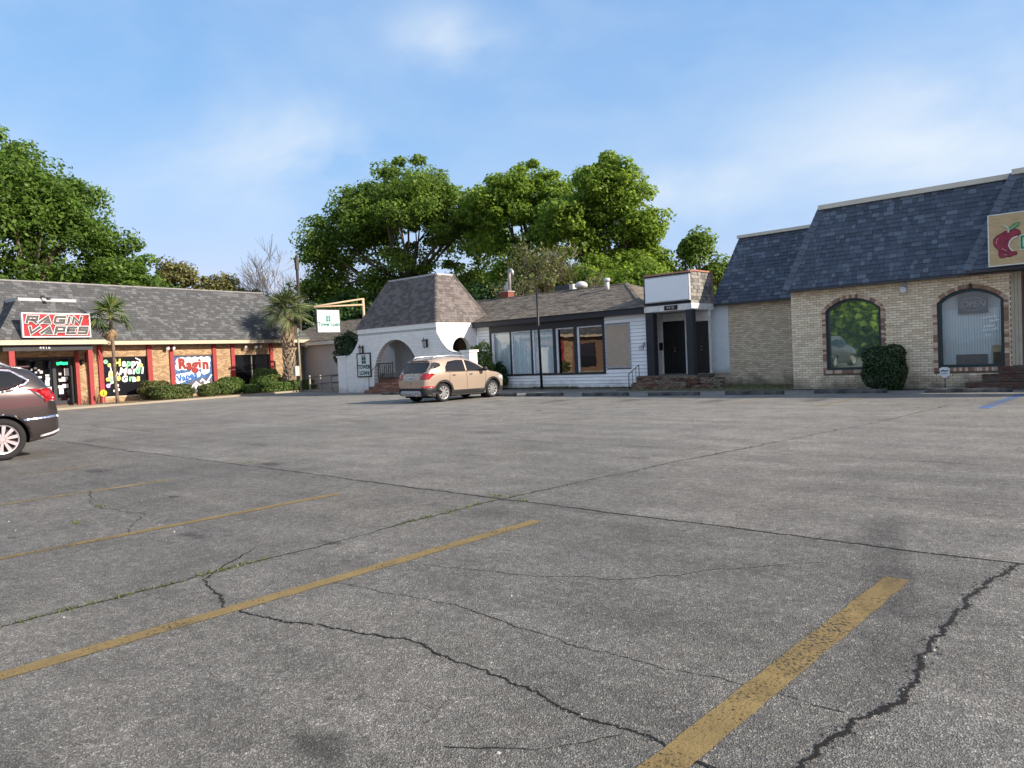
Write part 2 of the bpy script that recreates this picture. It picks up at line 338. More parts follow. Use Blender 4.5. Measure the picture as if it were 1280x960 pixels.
# ------------------------------------------------------------ ground
def asphalt():
    m=bpy.data.materials.new('asphalt'); m.use_nodes=True; n=m.node_tree.nodes; l=m.node_tree.links; b=n['Principled BSDF']
    b.inputs['Roughness'].default_value=.82; b.inputs['Specular IOR Level'].default_value=.35
    t=nd('ShaderNodeTexCoord',n); P=t.outputs['Object']
    def math_(op,a,bb=None,c=None,clamp=False):
        q=nd('ShaderNodeMath',n,operation=op,use_clamp=clamp)
        for i,x in enumerate((a,bb,c)):
            if x is None: continue
            if isinstance(x,(int,float)): q.inputs[i].default_value=x
            else: l.new(x,q.inputs[i])
        return q.outputs[0]
    def noise(s,d=5,r=.6,src=P):
        q=nd('ShaderNodeTexNoise',n); q.inputs['Scale'].default_value=s; q.inputs['Detail'].default_value=d; q.inputs['Roughness'].default_value=r; l.new(src,q.inputs[0]); return q.outputs[0]
    def ramp(x,a,b_,c=0,d=1,smooth=False):
        q=nd('ShaderNodeMapRange',n); 
        if smooth: q.interpolation_type='SMOOTHSTEP'
        for i,y in enumerate((a,b_,c,d)): q.inputs[i+1].default_value=y
        l.new(x,q.inputs[0]); return q.outputs[0]
    vo=nd('ShaderNodeTexVoronoi',n); vo.inputs['Scale'].default_value=150; l.new(P,vo.inputs[0])
    sp=nd('ShaderNodeSeparateColor',n); l.new(vo.outputs['Color'],sp.inputs[0])
    agg=ramp(sp.outputs[0],.0,1,.5,1.2); fleck=ramp(sp.outputs[1],.82,1,0,1.4)
    vo2=nd('ShaderNodeTexVoronoi',n); vo2.inputs['Scale'].default_value=60; l.new(P,vo2.inputs[0]); sp2=nd('ShaderNodeSeparateColor',n); l.new(vo2.outputs['Color'],sp2.inputs[0])
    fleck2=ramp(sp2.outputs[0],.9,1,0,.7)
    big=ramp(noise(.22,6,.6),.3,.7,.82,1.2); mid=ramp(noise(1.6,5,.6),.3,.7,.80,1.2); fine=ramp(noise(11,4,.7),.3,.7,.72,1.28)
    v=math_('ADD',agg,fleck); v=math_('ADD',v,fleck2); v=math_('MULTIPLY',v,big); v=math_('MULTIPLY',v,mid); v=math_('MULTIPLY',v,fine)
    # streaks worn along the driving lane
    mpn=nd('ShaderNodeMapping',n); mpn.inputs['Scale'].default_value=(.25,2.2,1); l.new(P,mpn.inputs[0])
    v=math_('MULTIPLY',v,ramp(noise(1.0,4,.6,mpn.outputs[0]),.35,.7,.88,1.14))
    # oil spots and tyre scuffs lying on the asphalt: (x, y, half-length x, half-length y, strength)
    stains=[(-2.62,1.62,.2,.13,.55),(-10.9,6.1,.35,.2,.6),(-5.2,5.2,.25,.3,.3),(-6.9,3.05,.28,.1,.5),(-5.5,3.6,.2,.08,.5),(-1.9,6.3,.2,.7,.22),(-8.6,8.2,.5,.2,.35),(-6,9,.3,.16,.4),(-13,4.3,.4,.2,.45),(-14,7.6,.5,.2,.4),(-11,11,.8,.3,.3),(-16.5,12,.6,.3,.35),(-18,3.6,.4,.3,.5),(-21.6,19.5,.5,.9,.45),(-7.8,20.5,.4,.8,.45),(-10.5,20,.4,.8,.4),(-16,19.5,.4,.8,.45),(-13.4,19.8,.4,.9,.4),(-18.6,19,.4,.8,.4)]
    warp=nd('ShaderNodeTexNoise',n); warp.inputs['Scale'].default_value=5; warp.inputs['Detail'].default_value=4; l.new(P,warp.inputs[0])
    wv=nd('ShaderNodeVectorMath',n,operation='MULTIPLY_ADD'); l.new(warp.outputs['Color'],wv.inputs[0]); wv.inputs[1].default_value=(.3,.3,0); l.new(P,wv.inputs[2])
    for x,y,a,b_,s in stains:
        q=nd('ShaderNodeVectorMath',n,operation='SUBTRACT'); l.new(wv.outputs[0],q.inputs[0]); q.inputs[1].default_value=(x+.15,y+.15,0)
        q2=nd('ShaderNodeVectorMath',n,operation='MULTIPLY'); l.new(q.outputs[0],q2.inputs[0]); q2.inputs[1].default_value=(1/a,1/b_,0)
        q3=nd('ShaderNodeVectorMath',n,operation='LENGTH'); l.new(q2.outputs[0],q3.inputs[0])
        v=math_('MULTIPLY',v,ramp(q3.outputs['Value'],.15,1.35,1-s,1,True))
    sx=nd('ShaderNodeSeparateXYZ',n); l.new(P,sx.inputs[0])
    dv=nd('ShaderNodeTexVoronoi',n); dv.inputs['Scale'].default_value=1.1; l.new(wv.outputs[0],dv.inputs[0]); ds=nd('ShaderNodeSeparateColor',n); l.new(dv.outputs['Color'],ds.inputs[0])
    rad=math_('MULTIPLY',math_('POWER',ds.outputs[0],5.0),.11); dd=math_('SUBTRACT',dv.outputs['Distance'],rad); v=math_('MULTIPLY',v,ramp(dd,-.012,.006,.42,1))
    hv=nd('ShaderNodeTexVoronoi',n,feature='DISTANCE_TO_EDGE'); hv.inputs['Scale'].default_value=1.25; hv.inputs['Randomness'].default_value=1
    w2=nd('ShaderNodeVectorMath',n,operation='MULTIPLY_ADD'); l.new(warp.outputs['Color'],w2.inputs[0]); w2.inputs[1].default_value=(.45,.45,0); l.new(P,w2.inputs[2]); l.new(w2.outputs[0],hv.inputs[0])
    craze=math_('MULTIPLY',ramp(hv.outputs['Distance'],.002,.0075,1,0),ramp(noise(.42,3),.52,.62)); v=math_('MULTIPLY',v,math_('SUBTRACT',1,math_('MULTIPLY',craze,.55)))
    # separate pours: the lane beyond the cross seam and the strip right of the wide crack are paler, sun-bleached asphalt
    sw_=nd('ShaderNodeSeparateXYZ',n); l.new(wv.outputs[0],sw_.inputs[0]); v=math_('MULTIPLY',v,ramp(sw_.outputs[1],5.9,6.02,1.0,1.2)); v=math_('MULTIPLY',v,ramp(sw_.outputs[1],7,16,1,1.22,True)); v=math_('MULTIPLY',v,ramp(sw_.outputs[0],-.93,-.78,1,1.22))
    hue=nd('ShaderNodeMix',n,data_type='RGBA'); l.new(ramp(noise(.35,4),.35,.65),hue.inputs[0]); hue.inputs[6].default_value=(.128,.122,.109,1); hue.inputs[7].default_value=(.147,.138,.119,1)
    hs=nd('ShaderNodeHueSaturation',n); l.new(hue.outputs[2],hs.inputs['Color']); l.new(v,hs.inputs['Value']); l.new(hs.outputs[0],b.inputs['Base Color'])
    bp=nd('ShaderNodeBump',n); bp.inputs['Strength'].default_value=.85; bp.inputs['Distance'].default_value=.006
    h=math_('ADD',vo.outputs['Distance'],math_('MULTIPLY',noise(30,3),.8)); l.new(h,bp.inputs['Height']); l.new(bp.outputs[0],b.inputs['Normal'])
    MC['asphalt']=m; return m
ASP=asphalt()
def worn_paint(name,colr,thr):
    m=M(name,colr,.75,.3,5,.5,90); n=m.node_tree.nodes; l=m.node_tree.links; b=n['Principled BSDF']
    t=nd('ShaderNodeTexCoord',n); z=nd('ShaderNodeTexNoise',n); z.inputs['Scale'].default_value=48; z.inputs['Detail'].default_value=8; z.inputs['Roughness'].default_value=.75; l.new(t.outputs['Object'],z.inputs[0])
    z2=nd('ShaderNodeTexNoise',n); z2.inputs['Scale'].default_value=1.7; z2.inputs['Detail'].default_value=3; l.new(t.outputs['Object'],z2.inputs[0])
    vo=nd('ShaderNodeTexVoronoi',n,feature='DISTANCE_TO_EDGE'); vo.inputs['Scale'].default_value=13; l.new(t.outputs['Object'],vo.inputs[0])
    k0=nd('ShaderNodeMapRange',n); k0.inputs[1].default_value=.0; k0.inputs[2].default_value=.06; k0.inputs[3].default_value=.05; k0.inputs[4].default_value=0; l.new(vo.outputs['Distance'],k0.inputs[0])
    s=nd('ShaderNodeMath',n,operation='MULTIPLY_ADD'); l.new(z2.outputs[0],s.inputs[0]); s.inputs[1].default_value=.6; l.new(z.outputs[0],s.inputs[2])
    s2=nd('ShaderNodeMath',n,operation='ADD'); l.new(s.outputs[0],s2.inputs[0]); l.new(k0.outputs[0],s2.inputs[1])
    k=nd('ShaderNodeMapRange',n); k.inputs[1].default_value=thr; k.inputs[2].default_value=thr+.1; k.inputs[3].default_value=1; k.inputs[4].default_value=0.06; l.new(s2.outputs[0],k.inputs[0])
    l.new(k.outputs[0],b.inputs['Alpha']); return m
YEL=worn_paint('yellow line paint',(.215,.150,.055),.84); YEL2=worn_paint('faded yellow paint',(.26,.19,.08),.765); BLU=worn_paint('blue stall paint',(.09,.17,.34),.76)
WHT=worn_paint('faded white paint',(.5,.5,.47),.72)
lot=MB().add([(-500,-400,0),(400,-400,0),(400,600,0),(-500,600,0)],[(0,1,2,3)]).build('parking_lot',ASP); lot['kind']='structure'
lot['label']='cracked grey asphalt parking lot'
def line(x0,x1,y0,y1,mat,k=0):
    mb=MB(); nseg=max(2,int(abs(y1-y0)/.12)); L_=[];R_=[]
    for i in range(nseg+1):
        t=i/nseg; y=y0+(y1-y0)*t; L_.append((x0+random.gauss(0,.004),y,.004)); R_.append((x1+random.gauss(0,.004),y,.004))
    for i in range(nseg): mb.quad(L_[i],R_[i],R_[i+1],L_[i+1])
    o=mb.build('painted_line',mat,lot); return o
line(-1.535,-1.385,-.5,5.08,YEL); line(-4.60,-4.47,-.5,5.17,YEL); line(-7.58,-7.46,-.5,5.08,YEL); line(-10.85,-10.73,-.3,4.5,YEL2)
line(-13.95,-13.83,-.5,4.6,YEL2); line(1.4,1.52,-.5,5.1,YEL); line(-23.2,-23.1,-.5,4.2,YEL2)
for x in (-6.95,-9.55,-12.1,-14.9,-17.4,-20.0,-23.2,-25.8): line(x-.05,x+.05,18.2,22.2,YEL2)
line(-3.62,-3.38,18.3,22.9,BLU); line(-29.5,-29.4,18.5,22.5,WHT)
def crack_mat():
    m=M('dirt in the cracks',(.008,.0075,.007),1,.5,40); n=m.node_tree.nodes; l=m.node_tree.links; b=n['Principled BSDF']
    u=nd('ShaderNodeUVMap',n); sp=nd('ShaderNodeSeparateXYZ',n); l.new(u.outputs[0],sp.inputs[0]); ab=nd('ShaderNodeMath',n,operation='ABSOLUTE'); l.new(sp.outputs[0],ab.inputs[0])
    t=nd('ShaderNodeTexCoord',n); z=nd('ShaderNodeTexNoise',n); z.inputs['Scale'].default_value=55; z.inputs['Detail'].default_value=6; z.inputs['Roughness'].default_value=.8; l.new(t.outputs['Object'],z.inputs[0])
    a=nd('ShaderNodeMath',n,operation='MULTIPLY_ADD'); l.new(z.outputs[0],a.inputs[0]); a.inputs[1].default_value=2.6; l.new(ab.outputs[0],a.inputs[2])
    k=nd('ShaderNodeMapRange',n); k.inputs[1].default_value=1.62; k.inputs[2].default_value=1.80; k.inputs[3].default_value=1; k.inputs[4].default_value=0; l.new(a.outputs[0],k.inputs[0]); l.new(k.outputs[0],b.inputs['Alpha']); return m
CRK=crack_mat()
def crack(pts,w,wander=.02,gap=.15,step=.025,thr=None):
    """ragged opening in the asphalt: a strip whose torn edge follows the aggregate"""
    P=[Vector((p[0],p[1],0)) for p in pts]; pl=[]
    for a,b in zip(P,P[1:]):
        k=max(1,int((b-a).length/step)); pl+= [a.lerp(b,i/k) for i in range(k)]
    pl.append(P[-1]); k=len(pl); off=0; ww=1; V=[];U=[];mid=[]
    for i,p in enumerate(pl):
        d=(pl[min(i+3,k-1)]-pl[max(i-3,0)]).normalized(); nrm=Vector((-d.y,d.x,0)); off=.93*off+random.gauss(0,wander*.36); ww=max(.25,min(1.9,.88*ww+.12*random.uniform(.1,1.9)+random.gauss(0,.10))); c=p+nrm*off; mid.append(c)
        for s_ in (1,-1): V.append((c+nrm*w*ww*1.5*s_+Vector((0,0,.003)))[:]); U.append(float(s_)*1.15)
    me=bpy.data.meshes.new('crack'); me.from_pydata(V,[],[(2*i+1,2*i+3,2*i+2,2*i) for i in range(k-1)]); me.materials.append(CRK); uvl=me.uv_layers.new(name='UVMap')
    for lp in me.loops: uvl.data[lp.index].uv=(U[lp.vertex_index],0)
    o=bpy.data.objects.new('crack',me); COL.objects.link(o); o.parent=lot; return mid
c1=crack([(-5.9,3.1),(-5.5,2.62),(-5.35,2.42),(-4.66,2.27),(-4.35,2.23),(-3.8,2.38),(-3.26,2.53),(-2.86,2.53),(-2.46,2.47),(-2.13,2.42),(-1.86,2.40),(-1.65,2.43),(-1.45,2.40),(-1.05,2.44)],.012,.016,.08,.014)
c2=crack([(-.93,5.83),(-.98,5.27),(-1.0,4.56),(-.98,4.15),(-.98,3.57),(-1.0,3.22),(-1.04,2.94),(-1.09,2.6),(-1.12,2.1),(-1.15,1.2)],.020,.02,.05,.014)
c3=crack([(3,5.85),(-.9,5.82),(-3,5.8),(-5.55,5.77),(-8,5.8),(-11,5.83),(-16,5.8),(-24,5.9)],.021,.012,.2,.03)
c4=crack([(-5.42,-1),(-5.42,1.18),(-5.5,3.4),(-5.55,5.8),(-5.3,9),(-4.9,12),(-4.54,15),(-4.3,19)],.015,.014,.4,.03)
crack([(-5.3,10.2),(-8,10.1),(-12,10.3),(-18,10.1)],.010,.02,1.2,.04); crack([(3,10.3),(-2,10.2),(-5.3,10.2)],.012,.02,.8,.04)
crack([(-4.3,3.6),(-3.6,3.75),(-2.9,4.1),(-2.4,4.7),(-2.0,5.2)],.005,.02,2.5); crack([(-4.6,2.9),(-3.4,3.1),(-2.2,3.0),(-1.1,3.1)],.004,.02,3)
crack([(-9.8,6.0),(-8.6,7.1),(-8.1,8.6),(-8.4,10)],.007,.03,1.5); crack([(-2.2,1.9),(-1.9,2.1),(-1.7,2.4)],.005,.01,1)
crack([(-12,5.8),(-12.4,8.5),(-11.8,12.5),(-12.1,16)],.009,.03,1); crack([(-7,14.2),(-10,14.4),(-15,14.1),(-24,14.5)],.011,.03,1)
crack([(-2.9,7.6),(-1.2,7.8),(.4,7.5)],.006,.02,1.5); crack([(-20,8),(-26,8.3),(-33,8.1)],.02,.04,.4,.06); crack([(-7.5,2.7),(-8.4,3.2),(-9.6,3.1),(-10.9,3.5)],.006,.03,1.5)
crack([(-6.9,2.8),(-7.2,4.0),(-7.0,5.7)],.005,.02,2)
# old oily scuff across the end of the nearest stall line
def scuff(poly,z,alpha):
    m=M('oily scuff',(.02,.018,.015),.6,.3,20); n=m.node_tree.nodes; l=m.node_tree.links; b=n['Principled BSDF']; t=nd('ShaderNodeTexCoord',n); q=nd('ShaderNodeTexNoise',n); q.inputs['Scale'].default_value=45; q.inputs['Detail'].default_value=6; l.new(t.outputs['Object'],q.inputs[0]); k=nd('ShaderNodeMapRange',n); k.inputs[1].default_value=.3; k.inputs[2].default_value=.7; k.inputs[3].default_value=0; k.inputs[4].default_value=alpha*2; l.new(q.outputs[0],k.inputs[0]); l.new(k.outputs[0],b.inputs['Alpha'])
    P=[]
    for a,b_ in zip(poly,poly[1:]+poly[:1]):
        a=Vector(a);b_=Vector(b_);kk=max(1,int((b_-a).length/.04))
        for i in range(kk): c=a.lerp(b_,i/kk); P.append((c.x+random.gauss(0,.012),c.y+random.gauss(0,.012),z))
    MB().add(P,[tuple(range(len(P)))]).build('oil_scuff',m,lot)
scuff([(-2.12,6.75),(-1.95,6.8),(-1.55,5.6),(-1.22,4.7),(-1.02,3.9),(-.98,3.45),(-1.08,3.42),(-1.30,4.0),(-1.56,4.62),(-1.80,5.5)],.008,.12)
scuff([(-1.95,6.3),(-1.75,6.3),(-1.38,5.2),(-1.16,4.4),(-1.28,4.35),(-1.60,5.1)],.0085,.07)
# crumbled asphalt along the widest cracks and loose pale bits of litter
mb=MB()
def chip(mb,x,y,s):
    a=random.uniform(0,6.28); v=[]
    for i in range(4): v.append((x+math.cos(a+i*1.57)*s*random.uniform(.6,1.2),y+math.sin(a+i*1.57)*s*random.uniform(.6,1.2),.001))
    v.append((x+random.gauss(0,s*.2),y+random.gauss(0,s*.2),s*random.uniform(.5,1.1)))
    mb.add(v,[(0,1,4),(1,2,4),(2,3,4),(3,0,4)])
for pl,dens,sp in ((c2,1.6,.03),(c1,.7,.018),(c3,.2,.018)):
    for p in pl:
        if random.random()<dens*.5:
            for _ in range(2): chip(mb,p.x+random.gauss(0,sp),p.y+random.gauss(0,sp),random.uniform(.003,.010))
tag(mb.build('gravel',M('asphalt crumbs',(.10,.097,.09),.9,.4,60,island=.6)), 'loose asphalt crumbs along the wide cracks','gravel',kind='stuff')
mb=MB()
for p in ((-3.25,3.42),(-.99,3.98),(-1.0,3.86),(-7.2,3.0),(-2.0,2.0),(-.7,4.4),(-4.5,9.5),(-9.4,2.2)): chip(mb,p[0],p[1],.013)
for _ in range(60): chip(mb,random.uniform(-14,1.5),random.uniform(1.4,9),random.uniform(.006,.012))
tag(mb.build('pebbles',M('pale pebbles',(.42,.40,.37),.8,.2)),'pale pebbles scattered on the asphalt','gravel',kind='stuff')
# weeds in the seam
def blades(mb,x,y,n,h,sp):
    for _ in range(n):
        px,py=x+random.gauss(0,sp),y+random.gauss(0,sp); a=random.uniform(0,6.28); hh=h*random.uniform(.4,1.2); wd=.004+hh*.06; t=random.uniform(.2,.9)*hh
        dx,dy=math.cos(a),math.sin(a)
        mb.add([(px-dy*wd,py+dx*wd,0),(px+dy*wd,py-dx*wd,0),(px+dx*t,py+dy*t,hh)],[(0,1,2)])
mb=MB()
for p in c4:
    k=0
    if 1.2<p.y<3.1 and random.random()<.55: k=6
    elif 4.3<p.y<5.7 and random.random()<.5: k=6
    elif 5.8<p.y<9 and random.random()<.1: k=4
    elif p.y>9 and random.random()<.06: k=4
    if k: blades(mb,p.x,p.y,k,.028,.022)
for x,y in ((-9.4,3.1),(-8.6,2.6),(-11.4,6),(-5.7,5.85),(-5.3,5.8)): blades(mb,x,y,25,.03,.05)
tag(mb.build('grass',M('weed green',(.13,.17,.035),.8,.3,5,island=.4,trans=.3)),'small green weeds growing in the asphalt seam','grass',kind='stuff')

# soil strips and pavement by the buildings
SOIL=M('dirt and leaf litter',(.13,.105,.075),.95,.45,7,.8,60,alt=(.20,.15,.09),altmix=.55)
MUL=M('mulch bed',(.16,.10,.06),.95,.5,9,.9,70,alt=(.24,.17,.10))
CON=M('old concrete',(.36,.30,.22),.85,.25,3,.3,90,alt=(.28,.25,.2))
def sheet(name,poly,z,mat,jag=.06,parent=None,kind='structure'):
    P=[]
    for a,b in zip(poly,poly[1:]+poly[:1]):
        a=Vector(a);b=Vector(b);k=max(1,int((b-a).length/.25))
        for i in range(k):
            q=a.lerp(b,i/k); P.append((q.x+random.gauss(0,jag),q.y+random.gauss(0,jag),z))
    o=MB().add(P,[tuple(range(len(P)))]).build(name,mat,parent); o['kind']=kind; return o
sheet('soil_strip',[(-27.0,25.75),(-17.6,25.55),(-17.6,27.0),(-27.0,27.0)],.006,SOIL)
sheet('soil_strip',[(-17.5,24.85),(-13,24.7),(-10.3,24.9),(-10.3,28.8),(-17.4,28.8)],.008,M('mossy dirt',(.12,.095,.055),.95,.5,4,.8,60,alt=(.11,.12,.04)),.08)
sheet('soil_strip',[(-10.4,24.85),(-5.4,24.8),(-5.4,25.5),(-10.4,25.5)],.010,M('dark damp soil',(.06,.05,.04),.95,.4,7,.8,60),.05)
# ------------------------------------------------------------ brick building on the right
CREAM=M('tan brick',(.78,.62,.425),.85,.12,9,.2,60,island=.12,alt=(.82,.68,.49),dirt=(.0,.5,(.10,.09,.07),.75))
MORT=M('dark mortar',(.20,.155,.115),.95,.3,30,.5,80)
REDB=M('red trim brick',(.36,.21,.14),.85,.2,12,.4,60,island=.35,alt=(.50,.37,.27))
OLDR=M('weathered step brick',(.14,.07,.05),.9,.4,9,.5,60,island=.45,alt=(.08,.058,.045))
SLATE=M('slate grey shingle',(.085,.104,.138),.95,.12,14,.6,180,island=.25,alt=(.115,.137,.172),altmix=.85); SLCAP=M('hip shingle slate',(.115,.135,.168),.95,.12,14,.6,180,island=.15)
CAPM=M('cream metal coping',(.62,.57,.47),.5,.12,3)
DARKT=M('dark green window frame',(.018,.04,.045),.4,.15,5)
BLK=M('black painted trim',(.022,.022,.025),.5,.25,6,.1)
BEI=M('beige board',(.42,.36,.27),.7,.12,5,.1)
bb=thing('brick_building','tan brick building with dark slate mansard roof and two arched windows','building',(-5,25.4,0))
WX=(-8.42,-5.13); HW=.85; ZB=.63; ZS=2.56; ZA=2.93
def arch_hw(z,w,zs,za):
    if z<=zs: return w
    if z>=za: return -1
    r=za-zs; Rr=(w*w+r*r)/(2*r); q=Rr*Rr-(z-(za-Rr))**2
    return math.sqrt(max(q,0))
def clip_main(z0,z1):
    o=[]
    for x in WX:
        zc=max(z0,ZB-.12)
        if z1>ZB-.125 and z0<ZA+.13:
            h=arch_hw(max(z0,ZB),HW+.12,ZS,ZA+.115) if z1<ZS else max(0,arch_hw(z1+.005,HW+.10,ZS,ZA+.10))
            if h>0: o.append((x-h,x+h))
    return o
BX0,BX1=-10.4,-4.10
# backing wall with arched openings (solid cells round the opening)
mb=MB()
def arched_wall(mb,x0,x1,z0,z1,y0,y1,arches):
    """arches: (xc,w,zb,zs,za); cells round a segment-arched opening"""
    holes=[(a[0]-a[1],a[0]+a[1],a[2],a[4]) for a in arches]
    wall_cells(mb,x0,x1,z0,z1,y0,y1,holes)
    for xc,w,zb,zs,za in arches:
        k=14
        for i in range(k):
            xa=xc-w+2*w*i/k; xb=xc-w+2*w*(i+1)/k; r=za-zs; Rr=(w*w+r*r)/(2*r)
            za_=lambda x: (za-Rr)+math.sqrt(max(Rr*Rr-(x-xc)**2,0))
            mb.add([(xa,y0,za_(xa)),(xb,y0,za_(xb)),(xb,y0,za),(xa,y0,za),(xa,y1,za_(xa)),(xb,y1,za_(xb)),(xb,y1,za),(xa,y1,za)],[(0,1,2,3),(7,6,5,4),(0,4,5,1),(1,5,6,2),(3,2,6,7),(0,3,7,4)])
arched_wall(mb,BX0,BX1,0,3.36,25.4,25.65,[(x,HW,ZB,ZS,ZA) for x in WX])
mb.box(-10.4,-10.15,25.65,28.7,0,3.36); mb.box(-4.1,4.5,26.0,26.2,0,3.36); mb.box(-4.1,-3.85,25.4,26.0,.0,3.3)
mb.box(-15.2,-10.4,28.7,28.95,0,3.4); mb.box(4.3,4.5,25.4,34,0,3.3); mb.box(-15.2,4.5,34,34.2,0,5.9)
mb.build('wall',MORT,bb)
br=brick_rows(BX0,BX1,.0,3.34,clip_main)
br.sort(key=lambda b:-b[0])
full=[b for b in br if b[1]-b[0]>.2]; keep=set(full[:300])
me=bpy.data.meshes.new('brick'); e=.012
me.from_pydata([(0,-e,0),(.203,-e,0),(.203,-e,.0662),(0,-e,.0662),(0,.004,0),(.203,.004,0),(.203,.004,.0662),(0,.004,.0662)],[],[(0,1,2,3),(0,4,5,1),(1,5,6,2),(2,6,7,3),(3,7,4,0)]); me.materials.append(CREAM)
for p,q,a,b in keep:
    inst('brick',me,bb,Matrix.Translation((p+random.gauss(0,.0015),25.4+random.uniform(-.003,.003),a))@Matrix.Rotation(random.gauss(0,.004),4,'Y'))
mb=MB(); brick_stuff(mb,[b for b in br if b not in keep],25.4)
stuff(mb.build('bricks',CREAM,bb))
mb=MB(); brick_stuff(mb,brick_rows(-14.35,-10.4,.0,3.36,lambda a,b:[]),28.7); brick_stuff(mb,brick_rows(-15.2,-14.36,.0,.5,lambda a,b:[]),28.7)
REC=M('tan brick, recess',(.72,.56,.39),.85,.12,9,.2,60,island=.12,alt=(.76,.62,.45),dirt=(.0,.5,(.09,.08,.06),.7))
stuff(mb.build('bricks',REC,bb))
bx('painted_panel',M('white painted masonry',(.85,.86,.85),.7,.06,4,.2,50,dirt=(.4,.8,(.3,.27,.2),.5)),bb,-15.2,-14.352,28.66,28.72,.5,3.3)
# trim bricks round each arched window
tb=[]
def trim(xc):
    r=ZA-ZS; Rr=(HW*HW+r*r)/(2*r); zc=ZA-Rr; half=math.asin(HW/Rr); n=22
    def brick_obj(c,w,h,rot,d=.115):
        m=MB(); j=.94
        m.box(-w/2*j,w/2*j,-.022,.10,-h/2*.94,h/2*.94); tm_=bpy.data.meshes.new('trim_brick'); tm_.from_pydata(m.v,[],m.f); tm_.materials.append(REDB)
        inst('trim_brick',tm_,bb,Matrix.Translation(Vector(c))@Matrix.Rotation(rot,4,'Y'))
    for i in range(n):
        a=-half*1.04+2*half*1.04*(i+.5)/n; q=Rr+.06
        brick_obj((xc+math.sin(a)*q,25.4+random.uniform(-.004,.004),zc+math.cos(a)*q),2*half*1.04*(Rr+.01)/n,.122,a)
    z=ZB
    while z<ZS-.02:
        for s in (-1,1): brick_obj((xc+s*(HW+.06),25.4+random.uniform(-.004,.004),z+.038),.118,.0762,random.gauss(0,.01))
        z+=.0762
    x=xc-HW-.115
    while x<xc+HW+.1:
        brick_obj((x+.036,25.385+random.uniform(-.004,.004),ZB-.06),.072,.118,random.gauss(0,.01)); x+=.0745
for x in WX: trim(x)
def arch_poly(xc,w,zb,zs,za,k=18):
    r=za-zs; Rr=(w*w+r*r)/(2*r); zc=za-Rr; h=math.asin(min(1,w/Rr))
    return [(xc-w,zb),(xc+w,zb)]+[(xc+math.sin(h-2*h*i/k)*Rr,zc+math.cos(h-2*h*i/k)*Rr) for i in range(k+1)]
def ring(mb,P,Q,y0,y1,mi=0):
    k=len(P)
    for i in range(k):
        j=(i+1)%k; a,b,c,d=P[i],P[j],Q[j],Q[i]
        vs=[(a[0],y0,a[1]),(b[0],y0,b[1]),(c[0],y0,c[1]),(d[0],y0,d[1]),(a[0],y1,a[1]),(b[0],y1,b[1]),(c[0],y1,c[1]),(d[0],y1,d[1])]
        mb.add(vs,[(0,1,2,3),(0,4,5,1),(2,6,7,3)],mi)
GREFL=glass('mirror tinted glass',(.10,.15,.11),.42,0,rough=.02,gt=(.88,.97,.9)); GCLEAR=glass('shop glass',(.03,.04,.045),.035,.94)
wins=[]
for i,x in enumerate(WX):
    w=MB(); ring(w,arch_poly(x,HW-.002,ZB+.002,ZS,ZA-.002),arch_poly(x,HW-.085,ZB+.08,ZS+.0,ZA-.085),25.45,25.62); wo=w.build('arched_window',DARKT,bb)
    g=MB(); pl=arch_poly(x,HW-.08,ZB+.075,ZS,ZA-.08); g.prism(pl,25.53,25.54); g.build('pane',GREFL if i==0 else GCLEAR,wo); wins.append(wo)
# room behind the second arched window: drawn white blind, grey interior
bx('room_lining',M('dim interior grey',(.70,.76,.78),.9,.1),bb,-6.2,-4.15,25.80,25.84,.4,3.2)
m=MB()
for k in range(24): 
    x=-5.95+k*.070; m.bar((x,25.70,.66),(x,25.70,2.34+random.uniform(-.004,.004)),.066,.012,up=(0.35,1,0))
m.build('window_blind',M('pale vertical blind',(.78,.84,.85),.8,.2,22,stretch=(6,6,.5)),bb)
bx('signboard_shelf',M('dark shelf',(.10,.10,.11)),bb,-5.55,-4.75,25.62,25.66,.70,1.0)
m=MB(); 
for k in range(3): m.box(-4.62+.02*k,-4.40,25.62,25.65,.70,1.25-.2*k)
m.build('cardboard',M('tan cardboard',(.42,.33,.20),.8),bb)
# lettering seen from behind in the second window (mirrored, as on the glass)
tx=MB()
for k,(z,a,b) in enumerate(((2.02,-4.82,-4.40),(1.93,-4.64,-4.40),(1.77,-4.80,-4.52),(1.66,-4.82,-4.42),(1.52,-4.76,-4.60))):
    n_=int((b-a)/.045)
    for q in range(n_): 
        x=a+(b-a)*q/n_; tx.box(x,x+.032,25.50,25.504,z+(x-a)*.12,z+(x-a)*.12+.045+.02*(q%3==0))
tx.build('window_lettering',M('white vinyl letter',(.75,.78,.78),.5),wins[1])
# OPEN sign hanging in the second window
osn=thing('open_sign','dark unlit OPEN neon sign hanging in the arched window','sign',(-5.08,25.6,2.2))
osn_=bx('panel',M('dark sign plastic',(.02,.028,.035),.3),osn,-5.47,-4.70,25.60,25.63,2.2,2.80)
m=MB(); m.tube([(-5.085+.33*math.cos(a),25.585,2.47+.19*math.sin(a)) for a in [2*math.pi*i/40 for i in range(41)]],.010,6)
m.build('neon_tube',M('unlit neon grey',(.30,.33,.36),.4),osn)
text('OPEN',.26,M('unlit neon grey',(.30,.33,.36)),osn,(-5.085,25.592,2.47),shear=.25,sx=.92)
